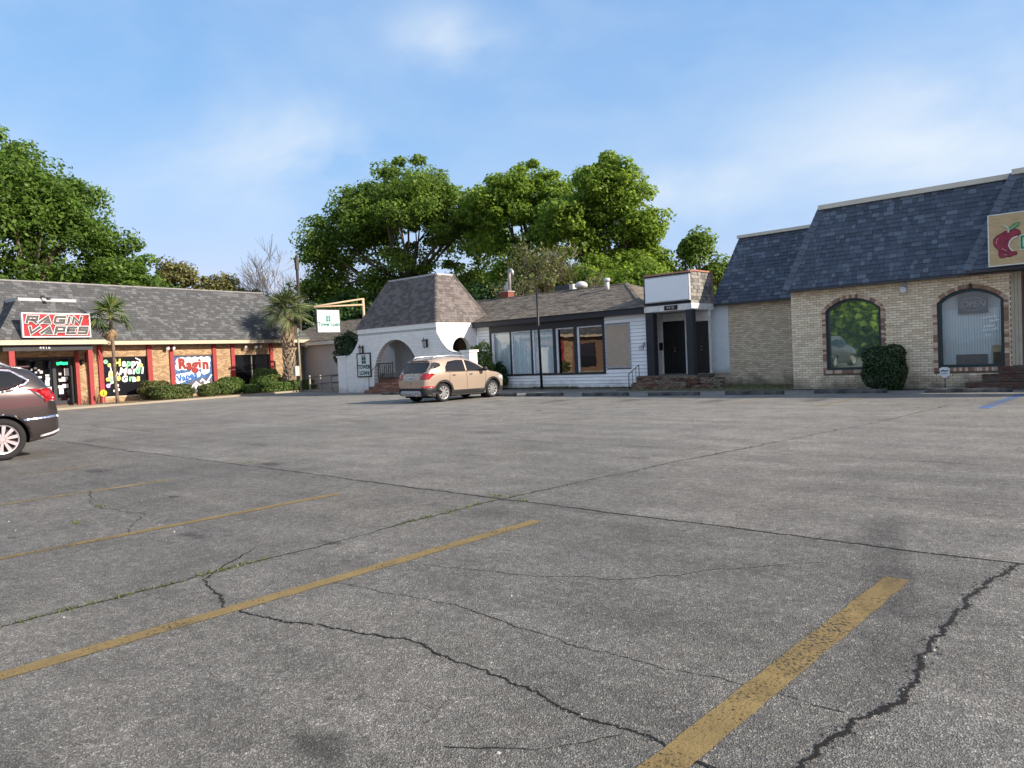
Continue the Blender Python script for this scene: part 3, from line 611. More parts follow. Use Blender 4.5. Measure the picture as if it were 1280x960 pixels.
# roofs: main mansard, recessed mansard, entrance canopy mansard
ZE=3.36; ZT=6.02
def want(p): return p.x>-8.2 and p.z<6 
mb,pt,fr=shingles((-10.45,25.08,ZE),(4.6,25.08,ZE),(4.6,26.0,ZT),(-9.53,26.0,ZT),.146,want=lambda p:-8.9<p.x<-3.6)
pt.sort(key=lambda q:-q[1].x); pt_k=pt[:230]; rest=pt[230:]
def add_whole(mb,lst,fr):
    U,Vd,nrm,e=fr
    for w,P,h in lst:
        a=P;b=P+U*(w-.008)
        mb.add([a+nrm*h,b+nrm*h,b+Vd*(e+.01)+nrm*.002,a+Vd*(e+.01)+nrm*.002,a,b],[(0,1,2,3),(4,5,1,0),(4,0,3),(5,2,1)])
add_whole(mb,rest,fr); stuff(mb.build('shingles',SLATE,bb)); shingle_parts(pt_k,fr,SLATE,bb)
mb,pt,fr=shingles((-14.95,28.38,ZE-.04),(-10.2,28.38,ZE-.04),(-9.6,29.3,5.98),(-14.05,29.3,5.98),.146)
stuff(mb.build('shingles',SLATE,bb))
mb,pt,fr=shingles((-5.05,24.8,ZE+.05),(4.6,24.8,ZE+.05),(4.6,25.8,6.07),(-4.02,25.8,6.07),.146,want=lambda p:p.x<-3.4)
k2=pt[:60]; add_whole(mb,pt[60:],fr); stuff(mb.build('shingles',SLATE,bb)); shingle_parts(k2,fr,SLATE,bb)
for a,b,c,d in (((-10.45,28.4,ZE),(-10.45,25.08,ZE),(-9.53,26.0,ZT),(-9.53,29.3,ZT)),((-14.95,33,ZE-.04),(-14.95,28.38,ZE-.04),(-14.05,29.3,5.98),(-14.05,32,5.98)),((-5.05,25.1,ZE+.05),(-5.05,24.8,ZE+.05),(-4.02,25.8,6.07),(-4.02,26.1,6.07))):
    mb,_,_=shingles(a,b,c,d,.146); stuff(mb.build('shingles',SLATE,bb))
# hip caps of single shingles
def hip_caps(A,B,parent,mat,n=None,w=.24,side=(0,-1,0.35)):
    A=Vector(A);B=Vector(B);d=(B-A);Ln=d.length;d.normalize();n=n or int(Ln/.2); s=Vector(side); x=d.cross(s).normalized(); y=x.cross(d).normalized()
    mesh=bpy.data.meshes.new('hip_shingle'); e=Ln/n
    mesh.from_pydata([(-w/2,0,.03),(0,0,.05),(w/2,0,.03),(-w/2,e+.03,.012),(0,e+.03,.03),(w/2,e+.03,.012),(-w/2,0,0),(w/2,0,0)],[],[(0,1,4,3),(1,2,5,4),(6,7,2,1,0),(6,0,3),(2,7,5)]); mesh.materials.append(mat)
    for i in range(n):
        P=A+d*e*i; inst('hip_shingle',mesh,parent,Matrix(((x.x,d.x,y.x,P.x),(x.y,d.y,y.y,P.y),(x.z,d.z,y.z,P.z),(0,0,0,1))))
hip_caps((-10.45,25.08,ZE),(-9.53,26.0,ZT),bb,SLCAP); hip_caps((-5.05,24.8,ZE+.05),(-4.02,25.8,6.07),bb,SLCAP)
mb=MB(); rd=M('flat roof felt',(.12,.12,.12),.95)
mb.quad((-9.53,26.0,ZT-.02),(4.6,26.0,ZT-.02),(4.6,34,ZT-.02),(-9.53,34,ZT-.02)); mb.quad((-14.05,29.3,5.95),(-9.53,29.3,5.95),(-9.53,34,5.95),(-14.05,34,5.95))
mb.quad((-10.43,25.1,ZE-.01),(4.6,25.1,ZE-.01),(4.6,26.0,ZT-.03),(-9.5,26.0,ZT-.03)); mb.quad((-14.93,28.4,ZE-.05),(-10.2,28.4,ZE-.05),(-9.6,29.3,5.95),(-14.03,29.3,5.95)); mb.quad((-5.03,24.82,ZE+.03),(4.6,24.82,ZE+.03),(4.6,25.82,6.05),(-4,25.82,6.05))
mb.quad((-10.43,28.4,ZE-.01),(-10.43,25.1,ZE-.01),(-9.5,26.0,ZT-.03),(-9.5,29.3,ZT-.03))
mb.build('roof_deck',rd,bb)
mb=MB(); mb.box(-9.6,-4.0,25.90,26.2,ZT-.02,ZT+.13); mb.build('coping',CAPM,bb)
bx('coping',CAPM,bb,-14.12,-9.55,29.2,29.5,5.96,6.08); bx('coping',CAPM,bb,-4.07,4.6,25.72,26.02,6.07,6.22); bx('coping',CAPM,bb,-9.6,-9.35,26.2,29.6,ZT-.02,ZT+.12)
mb=MB(); mb.box(-10.46,4.6,25.06,25.42,ZE-.07,ZE-.012); mb.box(-14.96,-10.46,28.36,28.72,ZE-.11,ZE-.052); mb.box(-5.06,4.6,24.78,25.055,ZE-.03,ZE+.038); mb.box(-10.47,-10.38,25.425,28.355,ZE-.07,ZE-.012)
mb.build('eave_board',M('dark eave metal',(.05,.055,.065),.5),bb)
# entrance: beige boards, dark door beyond the second window
mb=MB(); 
for k in range(3): mb.box(-4.095+k*.085,-4.095+k*.085+.078,25.36,25.40,.66,3.30)
mb.build('entrance_boards',BEI,bb)
dr=bx('door',M('black door',(.012,.013,.015),.35),bb,-3.80,-2.7,25.9,25.96,.66,2.9); bx('handle',M('steel',(.5,.5,.5),.3,metal=1),dr,-3.62,-3.59,25.84,25.9,1.4,1.9)
bx('door_frame',M('dark bronze',(.03,.028,.026),.4),bb,-3.845,-3.80,25.8,26.0,.66,3.2)
# steps
st=thing('brick_steps','dark weathered brick entrance steps right of the arched window','steps',(-3.5,25,0))
sb=bpy.data.meshes.new('step_brick'); q=MB().box(0,.2,0,.095,0,.062); sb.from_pydata(q.v,[],q.f); sb.materials.append(OLDR)
core=MB()
for lev,(x0,y0,z) in enumerate(((-5.15,24.75,.0),(-4.78,25.0,.22),(-4.42,25.2,.44))):
    core.box(x0+.02,1,y0+.02,25.39 if lev<2 else 25.9,z-.0 if lev==0 else z,z+.205)
    for rowi in range(3):
        x=x0-(.1 if rowi%2 else 0)
        while x<-3.0:
            a=max(x,x0); inst('brick',sb,st,Matrix.Translation((a+random.gauss(0,.004),y0+random.gauss(0,.006),z+rowi*.072))@Matrix.Rotation(random.gauss(0,.02),4,'Z')@Matrix.Diagonal(((min(x+.2,9)-a)/.2,1,1,1))); x+=.212
    y=y0+.11
    while y<25.35:
        for rowi in range(3): inst('brick',sb,st,Matrix.Translation((x0,y+.2,z+rowi*.072))@Matrix.Rotation(-R(90),4,'Z')@Matrix.Diagonal((1,1,1,1)))
        y+=.212
core.build('core',M('step mortar',(.13,.11,.09),.95,.3,20),st)
# apple sign
WOOD=M('light wood board',(.52,.38,.20),.6,.22,3,.1,30,stretch=(1,1,9))
sg=thing('shop_sign','wooden sign with painted red bitten apple above the brick steps','sign',(-3.6,24.6,3.45))
bx('board',WOOD,sg,-4.46,-1.2,24.64,24.70,3.46,4.83); m=MB(); m.box(-4.49,-4.46,24.63,24.71,3.43,4.86); m.box(-4.46,-1.2,24.63,24.71,4.83,4.86); m.box(-4.46,-1.2,24.63,24.71,3.43,3.46); m.build('frame',M('white frame',(.7,.68,.62)),sg)
def flat(parent,name,pts,y,mat,th=.006):
    return MB().prism(pts,y-th,y).build(name,mat,parent)
ap=[(-4.19,4.30),(-4.27,4.26),(-4.345,4.17),(-4.35,4.06),(-4.32,3.97),(-4.25,3.89),(-4.235,3.83),(-4.235,3.74),(-4.20,3.665),(-4.12,3.655),(-4.05,3.68),(-3.97,3.665),(-3.90,3.70),(-3.84,3.70),(-3.815,3.745),(-3.83,3.80),(-3.88,3.79),(-3.93,3.83),(-3.97,3.88),(-4.0,3.96),(-3.99,4.05),(-3.95,4.12),(-3.88,4.17),(-3.80,4.19),(-3.73,4.22),(-3.735,4.29),(-3.77,4.35),(-3.84,4.385),(-3.92,4.37),(-3.99,4.35),(-4.08,4.36)]
flat(sg,'apple_outline',[((x+4.03)*1.05-4.03,(z-4.0)*1.05+4.0) for x,z in ap],24.640,M('dark apple red',(.10,.012,.02),.5)); flat(sg,'apple',ap,24.632,M('painted apple red',(.22,.022,.045),.45,.35,5,alt=(.30,.03,.05)))
for a,b in (((-4.29,4.05),(-4.25,4.2)),((-4.16,3.90),(-4.05,3.83)),((-4.11,3.74),(-4.05,3.71))): MB().ribbon([a,((a[0]+b[0])/2-.015,(a[1]+b[1])/2+.01),b],.018,24.620,24.628).build('highlight',M('pink paint',(.55,.3,.33)),sg)
MB().ribbon([(-4.0,4.34),(-4.0,4.42),(-4.04,4.49),(-4.10,4.52)],.045,24.618,24.630).build('stalk',M('pale green paint',(.55,.6,.45)),sg)
flat(sg,'leaf',[(-3.985,4.40),(-3.96,4.47),(-3.89,4.54),(-3.80,4.575),(-3.73,4.565),(-3.75,4.50),(-3.81,4.43),(-3.90,4.385)],24.622,M('leaf paint green',(.06,.25,.09))); MB().ribbon([(-3.97,4.40),(-3.87,4.47),(-3.77,4.54)],.015,24.608,24.616).build('leaf_vein',M('pale green paint',(.5,.6,.45)),sg)
MB().ribbon([(-3.80,4.19),(-3.9,4.16),(-3.97,4.08),(-4.0,3.97),(-3.96,3.87),(-3.91,3.81)],.03,24.616,24.626).build('bite_edge',M('white paint',(.75,.73,.68)),sg)
for w_,y,mt in ((.10,24.634,M('white paint',(.7,.7,.66))),(.066,24.626,M('mint paint',(.30,.52,.33))),(.03,24.618,M('dark green paint',(.02,.20,.08)))):
    MB().ribbon([(-3.36,4.18),(-3.70,4.17),(-3.70,3.86),(-3.36,3.86)],w_,y-.006,y).build('letter',mt,sg)
# floodlight, doorbell light, hedge, yard sign
def floodlight(lbl,x,y,z,face=(0,-1,0),grp='flood lamps under the eaves',two=False):
    o=thing('floodlight',lbl,'lamp',(x,y,z),group=grp); met=M('grey lamp metal',(.35,.35,.36),.4,metal=.6); fx,fy=face[0],face[1]
    MB().bar((x,y,z+.12),(x,y,z-.02),.10,.05).build('mount',met,o)
    for s in ((-1,1) if two else (0,)):
        ox=-fy*s*.12; oy=fx*s*.12
        h=MB(); a=Vector((x+fx*.08+ox,y+fy*.08+oy,z-.03)); b=a+Vector((fx*.15+ox*.5,fy*.15+oy*.5,-.09)); h.tube([a,a.lerp(b,.4),b],[.045,.08,.11],10); h.build('lamp_head',met,o,True)
        MB().tube([b,b+(b-a).normalized()*.006],[.10,.10],10).build('lens',M('white lens',(.8,.82,.85),.15),o)
    return o
floodlight('grey flood lamp under the eave between the arched windows',-6.83,25.36,3.16)
bx('wire_cover',BLK,bb,-5.12,-5.05,25.33,25.37,ZA+.01,ZA+.14)
# ------------------------------------------------------------ leafy plants
def leaf_mat(name,a,b,isl=.45,tr=.3): return M(name,a,.55,.2,2,island=isl,alt=b,spec=.35,trans=tr)
def hedge(name,label,c,half,n,leaf,mat,power=3.2,rz=0,rough=.07,group=None,stems=True,gap=.25,cat='shrub'):
    """clipped shrub: leaf sprays on a lumpy super-ellipsoid shell and inside it, twig core"""
    o=thing(name,label,cat,(c[0],c[1],0),group=group); hx,hy,hz=half
    n=int(n*1.5); leaf=leaf*.86
    d=rng.normal(0,1,(n,3)); d/=np.linalg.norm(d,axis=1)[:,None]
    k=(np.abs(d)**power).sum(1)**(-1/power); p=d*k[:,None]
    lump=1+rough*(np.sin(p[:,0]*5.1+c[0]*3)*np.cos(p[:,1]*4.3+1)+np.sin(p[:,2]*6+p[:,0]*3+c[1]))+rng.normal(0,rough*.45,n)
    depth=np.where(rng.random(n)<gap,rng.uniform(.6,.95,n),1.0); p=p*lump[:,None]*depth[:,None]
    nr=np.sign(p)*np.abs(p)**(power-1); nr/=np.linalg.norm(nr,axis=1)[:,None]+1e-9; nr[:,2]+=.35
    P=p*np.array([hx,hy,hz]); ca,sa=math.cos(rz),math.sin(rz)
    P=np.stack([P[:,0]*ca-P[:,1]*sa+c[0],P[:,0]*sa+P[:,1]*ca+c[1],P[:,2]+c[2]],1); nr=np.stack([nr[:,0]*ca-nr[:,1]*sa,nr[:,0]*sa+nr[:,1]*ca,nr[:,2]],1)
    ok=P[:,2]>.02; V,Q=leaf_cloud(P[ok],nr[ok],leaf)
    mesh_np('foliage',V,Q,mat,o)
    if stems:
        m=MB()
        for i in range(7):
            a=random.uniform(0,6.28); s=random.uniform(.2,.75); m.tube([(c[0]+.1*math.cos(a),c[1]+.1*math.sin(a),0),(c[0]+hx*s*.6*math.cos(a),c[1]+hy*s*.6*math.sin(a),c[2]*.8),(c[0]+hx*s*math.cos(a),c[1]+hy*s*math.sin(a),c[2]+hz*.7)],[.022,.015,.006],5)
        m.build('stem',M('twig brown',(.10,.075,.05),.9),o)
    return o
DKG=leaf_mat('dark glossy leaf',(.018,.042,.014),(.035,.075,.022),.5,.15)
MIDG=leaf_mat('hedge leaf',(.075,.135,.026),(.115,.175,.036)); OLV=leaf_mat('olive hedge leaf',(.075,.12,.03),(.12,.145,.04)); RUST=leaf_mat('bronze hedge leaf',(.13,.11,.035),(.10,.13,.035))
hedge('clipped_shrub','dark clipped square shrub in front of the left arched window',(-7.35,24.93,.68),(.57,.46,.66),5200,.042,DKG,4.5,rough=.05)
ys=thing('yard_sign','small white security sign on a stake below the OPEN window','sign',(-5.72,25.0,0))
MB().tube([(-5.72,25.0,0),(-5.72,25.0,.38)],.012,6).build('stake',BLK,ys)
MB().prism([(-5.86,.62),(-5.84,.42),(-5.72,.34),(-5.60,.42),(-5.58,.62),(-5.65,.66),(-5.79,.66)],24.975,24.99).build('plate',M('white plate',(.72,.73,.73),.5),ys)
MB().ribbon([(-5.81,.53),(-5.76,.57),(-5.71,.54),(-5.64,.56)],.03,24.968,24.973).build('emblem',M('black print',(.03,.03,.03)),ys)
MB().ribbon([(-5.80,.47),(-5.64,.47)],.012,24.968,24.973).build('print_line',M('black print',(.03,.03,.03)),ys)
# wheel stops
STOP=M('weathered concrete stop',(.05,.048,.046),.95,.45,5,.8,40,alt=(.10,.096,.09))
ws=None; spots=[(-7.87,23.34,R(7.5),2.0),(-4.86,23.62,R(7.5),2.05),(-10.6,22.75,R(6),1.85),(-13.2,22.25,R(8),1.8),(-15.9,22.1,R(7),1.83),(-18.62,21.95,R(8),1.6),(-20.85,21.75,R(6),1.7),(-28.6,22.75,R(5),1.8)]
lbl=['long wheel stop left of the clipped square shrub','wheel stop in front of the small white security sign','wheel stop in front of the recessed tan brick wall','wheel stop in front of the narrow porch','wheel stop below the boarded panel of the white building','wheel stop beside the foot of the black pole','wheel stop partly hidden under the front of the tan car','dark wheel stop behind the tan car near the arched stoop']
for i,(x,y,a,ln) in enumerate(spots):
    o=thing('wheel_stop',lbl[i],'wheel stop',(x,y,0),a,'concrete wheel stops in front of the shops',wc=False)
    m=MB(); k=9
    for q in range(k+1):
        u=-.5+q/k; ch=.985 if q in (0,k) else 1
        for yy,zz in ((-.085,0),(-.082,.07),(-.055,.115),(.055,.118),(.082,.07),(.085,0)): m.v.append((u*ln,yy*ch+random.gauss(0,.004),zz*ch+(random.gauss(0,.004) if zz else 0)))
    for q in range(k):
        for j in range(5): m.f.append((q*6+j,(q+1)*6+j,(q+1)*6+j+1,q*6+j+1)); m.m.append(0)
    m.f.append((0,1,2,3,4,5)); m.f.append(tuple(k*6+j for j in (5,4,3,2,1,0))); m.m+= [0,0]
    m.build('bar',STOP,o)
    for s in (-.32,.32): MB().tube([(s*ln,0,.10),(s*ln,0,.128)],.018,8).build('pin',M('rusty pin',(.16,.08,.05),.8),o)
# ------------------------------------------------------------ porch shop, white siding shop
WHITEP=M('white paint',(.86,.87,.87),.6,.06,4,.1,60); NAVY=M('near black blue paint',(.022,.024,.032),.5,.2,6,.1)
SID=M('white siding',(.90,.90,.89),.5,.06,1.5,.06,40,island=.03,dirt=(.0,.35,(.36,.33,.28),.55)); SIDL=SID
BRSH=M('brown grey shingle',(.17,.145,.115),.95,.18,9,.6,160,island=.2,alt=(.205,.175,.14),altmix=.6)
PORCHSH=M('weathered grey shingle',(.17,.165,.155),.95,.25,9,.6,160,island=.3,alt=(.24,.225,.20))
COP=M('copper flashing',(.42,.19,.13),.5,.3,6)
PB=M('porch brick',(.22,.11,.075),.9,.4,8,.6,60,island=.5,alt=(.16,.13,.10))
po=thing('entry_porch','narrow black and white entry porch with two dark doors','porch',(-15.8,27,0))
PX0,PX1,PY=-17.02,-14.84,26.6
bx('floor',M('porch slab',(.16,.13,.11),.9,.3,5,.4),po,-17.3,-14.75,26.35,28.1,.40,.52)
# uneven brick stoop
pbm=bpy.data.meshes.new('stoop_brick'); q=MB().box(-.1,.1,-.05,.05,-.031,.031); pbm.from_pydata(q.v,[],q.f); pbm.materials.append(PB)
def stoop(x0,x1,y0,z0,rows,back=0.2):
    for r_ in range(rows):
        x=x0+(.11 if r_%2 else 0)
        while x<x1:
            if random.random()<.95: inst('brick',pbm,po,Matrix.Translation((x+.1+random.gauss(0,.008),y0+.05+random.gauss(0,.014),z0+.035+r_*.071+random.gauss(0,.003)))@Matrix.Rotation(random.gauss(0,.05),4,'Z')@Matrix.Rotation(random.gauss(0,.02),4,'Y'))
            x+=.214
stoop(-17.3,-14.6,26.24,.0,7); stoop(-17.35,-14.9,25.92,.0,4); stoop(-17.3,-14.9,25.98,.0,4); stoop(-14.75,-13.6,26.3,.0,6); stoop(-14.7,-13.7,26.5,.0,6)
mb=MB(); mb.box(-17.3,-14.65,26.3,26.5,0,.47); mb.box(-17.3,-14.9,26.0,26.3,0,.26); mb.box(-14.75,-13.65,26.36,26.75,0,.40); mb.box(-17.1,-14.8,26.5,28.1,0,.4); mb.build('stoop_core',M('stoop mortar',(.10,.085,.07),.95,.3,20,.4),po)
bx('back_wall',WHITEP,po,-17.3,-14.82,28.0,28.1,.52,3.1)
def door(name,par,x0,x1,y,z0,z1,label=None):
    d=bx(name,M('black door paint',(.014,.013,.014),.4,.3,5),par,x0,x1,y-.05,y,z0,z1,label=label)
    w=(x1-x0); k=6
    for i in range(k):
        x=x0+.06+i*(w-.12)/k; bx('panel',M('black door paint',(.014,.013,.014)),d,x+.012,x+(w-.12)/k-.012,y-.066,y-.0495,z0+.12,z1-.1)
    for zz in (.95,1.08): MB().lathe([(0,0),(.028,0),(.03,-.03),(0,-.04)],10,(x0+w*.52,y-.066,z0+zz),'y').build('knob',M('brass',(.45,.40,.30),.35,metal=.8),d,True)
    return d
door('door',po,-16.98,-15.93,28.0,.54,2.74,'solid black boarded door'); door('door',po,-15.5,-14.9,28.0,.54,2.66,'narrow black door beside the corner post')
mb=MB(); mb.box(-17.06,-16.98,27.93,28.0,.52,2.82); mb.box(-15.93,-15.78,27.93,28.0,.52,2.82); mb.box(-16.98,-15.93,27.93,28.0,2.742,2.82); mb.build('door_casing',WHITEP,po)
bx('column',NAVY,po,-16.98,-16.62,26.62,26.92,.52,3.1); bx('column',NAVY,po,-15.12,-14.84,26.62,26.90,.50,3.1)
bx('ceiling',M('porch ceiling grey',(.35,.36,.38),.8),po,-17.1,-14.86,26.7,28.0,3.06,3.10)
bx('jamb_wall',WHITEP,po,-17.1,-17.04,26.95,28.0,.52,3.06)
bx('mailbox',M('black box',(.015,.015,.017),.4),po,-17.22,-16.99,27.70,27.92,1.55,1.86)
mb=MB(); mb.box(PX0,PX1,PY,PY+.1,3.1,3.34); mb.box(PX1-.1,PX1,PY+.1,28.40,3.1,3.34); mb.build('fascia',WHITEP,po)
mb,_,_=shingles((PX0,PY+.03,3.342),(PX1-.03,PY+.03,3.342),(PX1-.03,PY+.06,4.56),(PX0,PY+.06,4.56),.14); stuff(mb.build('shingles',M('dark porch shingle',(.05,.05,.055),.95,.3,9,.5),po))
mb,_,_=shingles((PX1-.03,PY+.03,3.342),(PX1-.03,28.42,3.342),(PX1-.06,28.42,4.60),(PX1-.06,PY+.06,4.60),.14); stuff(mb.build('shingles',PORCHSH,po))
mb=MB(); mb.box(PX0,PX1-.07,PY+.07,28.6,3.35,4.52); mb.build('roof_core',M('flat roof felt',(.12,.12,.12)),po)
mb=MB(); mb.box(PX0,PX1-.02,PY+.02,PY+.12,4.56,4.62); mb.box(PX1-.10,PX1-.015,PY+.12,28.42,4.60,4.66); mb.box(PX1-.07,PX1-.02,28.40,28.46,3.35,4.60); mb.build('flashing',COP,po)
nm=bx('number_plate',M('black plate',(.012,.012,.015),.4),po,-16.06,-15.46,PY-.02,PY,3.13,3.31)
text('4418',.17,M('number grey',(.45,.45,.46),.5),po,(-15.78,PY-.024,3.22),sx=1.05)
sgb=thing('blank_sign','blank white lightbox sign above the narrow porch','sign',(-15.85,26.5,3.46))
bx('face',M('white sign face',(.90,.91,.92),.35,.03,1.5),sgb,-16.84,-14.90,26.47,26.49,3.5,4.44); m=MB(); m.box(-16.88,-14.86,26.49,26.62,3.46,4.48); m.build('case',M('sign case',(.45,.47,.49),.4),sgb)
hr=thing('handrail','small black iron handrail left of the porch steps','railing',(-17.3,26,0)); m=MB()
m.tube([(-17.42,25.9,.0),(-17.42,25.9,.62),(-17.34,26.55,.98),(-17.34,26.55,.3)],.02,6)
for t in (.35,.7): m.tube([(-17.42+.08*t,25.9+.65*t,.1),(-17.42+.08*t,25.9+.65*t,.62+.36*t)],.012,5)
m.build('rail',BLK,hr)
floodlight('small flood lamp on the left black porch post',-17.05,26.56,1.78,grp=None)

wh=thing('white_siding_shop','white siding shop with a dark framed window band','building',(-22,26.9,0))
WY=26.9; X0,X1=-27.08,-17.06
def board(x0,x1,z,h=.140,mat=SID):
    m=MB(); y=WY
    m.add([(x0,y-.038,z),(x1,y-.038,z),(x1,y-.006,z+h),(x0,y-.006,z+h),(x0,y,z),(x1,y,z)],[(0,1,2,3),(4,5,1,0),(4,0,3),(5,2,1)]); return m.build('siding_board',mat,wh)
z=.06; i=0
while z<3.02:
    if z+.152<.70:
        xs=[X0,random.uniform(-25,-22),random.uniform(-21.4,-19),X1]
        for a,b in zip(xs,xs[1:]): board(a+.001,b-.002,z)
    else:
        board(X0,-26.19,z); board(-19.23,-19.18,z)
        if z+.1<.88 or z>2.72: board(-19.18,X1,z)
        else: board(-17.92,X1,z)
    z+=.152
mb=MB(); wall_cells(mb,X0,X1,0,3.36,WY,WY+.2,[(-26.15,-19.27,.68,3.0)]); mb.box(X1-.2,X1,WY+.2,34,0,3.3); mb.build('wall',M('siding shade backing',(.20,.21,.23),.9),wh)  # dark grey backing shows between boards as painted butt-edge shadow lines
fb=MB(); fb.box(-26.19,-19.23,WY-.05,WY+.02,2.76,3.10); fb.box(-26.19,-19.23,WY-.05,WY+.04,.63,.72); fb.box(-26.19,-26.09,WY-.045,WY+.04,.72,2.76); fb.box(-19.36,-19.23,WY-.045,WY+.04,.72,2.76)
wf=fb.build('window_band',NAVY,wh)
panes=[(-26.08,-24.84),(-24.75,-23.5),(-23.4,-22.15),(-21.97,-20.93),(-20.75,-19.37)]
for a,b in zip(panes,panes[1:]): bx('mullion',NAVY,wf,a[1]+.005,b[0]-.005,WY-.04,WY+.05,.72,2.76)
GCURT=glass('curtained window glass',(.05,.05,.05),.03,.97); GDK=glass('dark shop window',(.004,.004,.005),.17,0)
for i,(a,b) in enumerate(panes):
    bx('pane',GCURT if i<3 else GDK,wf,a,b,WY+.03,WY+.036,.72,2.76)
    m=MB(); m.box(a,a+(.10 if i!=0 else .16),WY-.012,WY+.029,.72,2.76); m.box(a,b,WY-.01,WY+.029,2.71,2.76); m.build('sash',M('white sash',(.70,.73,.76),.45),wf)
CUR=M('pale blue white curtain',(.80,.89,.92),.85,.08,2,stretch=(3,3,.3)); CUR2=M('white paper blind',(.86,.88,.85),.8,.05)
for i,(a,b) in enumerate(panes[:3]):
    k=60; V=[];Q=[]
    for j in range(k+1):
        x=a+.0+(b-a)*j/k; y=WY+.085+.03*math.sin(j*.9+i)+.02*math.sin(j*2.3+1); V+= [(x,y,.72),(x,y+.01,2.75)]
    for j in range(k): Q.append((2*j,2*j+2,2*j+3,2*j+1))
    MB().add(V,Q).build('curtain',CUR,wf,True)
bx('blind',CUR2,wf,-25.72,-24.9,WY+.045,WY+.05,2.28,2.74); bx('poster',CUR2,wf,-22.95,-22.45,WY+.045,WY+.05,.75,1.95)
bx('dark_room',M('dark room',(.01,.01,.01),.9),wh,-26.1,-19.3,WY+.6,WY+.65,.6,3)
bp=bx('boarded_panel',M('beige plywood',(.44,.35,.265),.8,.1,4,.1),wh,-19.15,-17.95,WY-.06,WY-.004,.90,2.72)
m=MB(); ring(m,[(-19.18,.87),(-17.92,.87),(-17.92,2.75),(-19.18,2.75)],[(-19.13,.92),(-17.97,.92),(-17.97,2.70),(-19.13,2.70)],WY-.07,WY-.02); m.build('frame',M('grey trim',(.40,.40,.42),.6),bp)
bx('fascia',NAVY,wh,X0-.0,X1-.0,26.58,26.66,3.09,3.33); bx('soffit',NAVY,wh,X0,X1,26.66,WY-.002,3.09,3.12)
def roof(par,A,B,C,D,mat,exp=.16,**k):
    mb,_,_=shingles(A,B,C,D,exp,.2,.42,**k); stuff(mb.build('shingles',mat,par)); MB().quad(*[Vector(p)-Vector((0,0,.012)) for p in (A,B,C,D)]).build('roof_deck',M('roof felt',(.13,.12,.10),.9),par)
roof(wh,(-34.0,26.52,3.34),(-16.98,26.52,3.34),(-20.75,31,4.86),(-34.0,31,4.86),BRSH)
roof(wh,(-16.98,26.52,3.34),(-16.98,35.4,3.34),(-20.75,31,4.86),(-20.76,30.98,4.86),BRSH,.2)
roof(wh,(-16.98,35.48,3.34),(-34,35.48,3.34),(-34,31,4.86),(-20.75,31,4.86),BRSH,.3)
hip_caps((-16.98,26.52,3.35),(-20.75,31,4.87),wh,BRSH,w=.2,side=(0,0,1)); hip_caps((-34,31,4.855),(-20.75,31,4.855),wh,BRSH,w=.2,side=(0,0,1))
# roof furniture
GALV=M('galvanised metal',(.45,.46,.46),.45,.15,5,metal=.5); WVENT=M('white vent',(.50,.50,.49),.55,.2,6)
v=thing('roof_vent','tall white round vent pipe on the brown shingle roof','vent',(-21.35,30.2,4.5)); MB().tube([(-21.35,30.2,4.5),(-21.35,30.2,4.98)],.11,12).build('pipe',WVENT,v,True); MB().lathe([(.0,.16),(.12,.15),(.17,.10),(.17,0),(.12,-.02)],14,(-21.35,30.2,5.0)).build('cap',WVENT,v,True)
v=thing('roof_vent','white domed turbine vent on the roof ridge','vent',(-23.6,31.0,4.8)); MB().lathe([(.18,0),(.18,.15),(.32,.16),(.34,.28),(.25,.40),(.1,.46),(0,.47)],18,(-23.6,31.1,4.8)).build('dome',WVENT,v,True); MB().tube([(-23.6,31.1,4.6),(-23.6,31.1,4.85)],.17,12).build('collar',GALV,v)
v=thing('roof_unit','dark low box unit behind the roof ridge','vent',(-24.9,31.3,4.7)); bx('case',M('dark unit',(.05,.055,.06),.6),v,-25.4,-24.5,31.2,31.9,4.6,5.2); bx('duct',WVENT,v,-24.46,-24.22,31.2,31.5,4.6,5.2)
ch=thing('chimney','red brick chimney stub with a bent metal flue behind the ridge','chimney',(-28.9,31.2,4.7))
m=MB(); brick_stuff(m,brick_rows(-29.2,-28.62,4.6,5.2,lambda a,b:[]),31.0); m.build('bricks',M('chimney red brick',(.24,.07,.05),.9,.2,8,.4,island=.3),ch)['kind']='stuff'; bx('core',M('chimney core',(.20,.07,.05),.9),ch,-29.2,-28.62,31.0,31.5,4.6,5.2); bx('capstone',M('chimney cap',(.42,.38,.33),.9),ch,-29.23,-28.59,30.98,31.53,5.20,5.25)
m=MB(); m.tube([(-28.75,31.3,5.25),(-28.75,31.3,6.15),(-28.72,31.28,6.34),(-28.55,31.25,6.42),(-28.42,31.2,6.32),(-28.40,31.2,6.1)],.085,10); m.build('flue',GALV,ch,True)
for x in (-29.1,-28.97): MB().tube([(x,31.3,5.25),(x,31.3,5.6+.2*(x>-29.1))],.05,8).build('pipe',WVENT,ch,True)
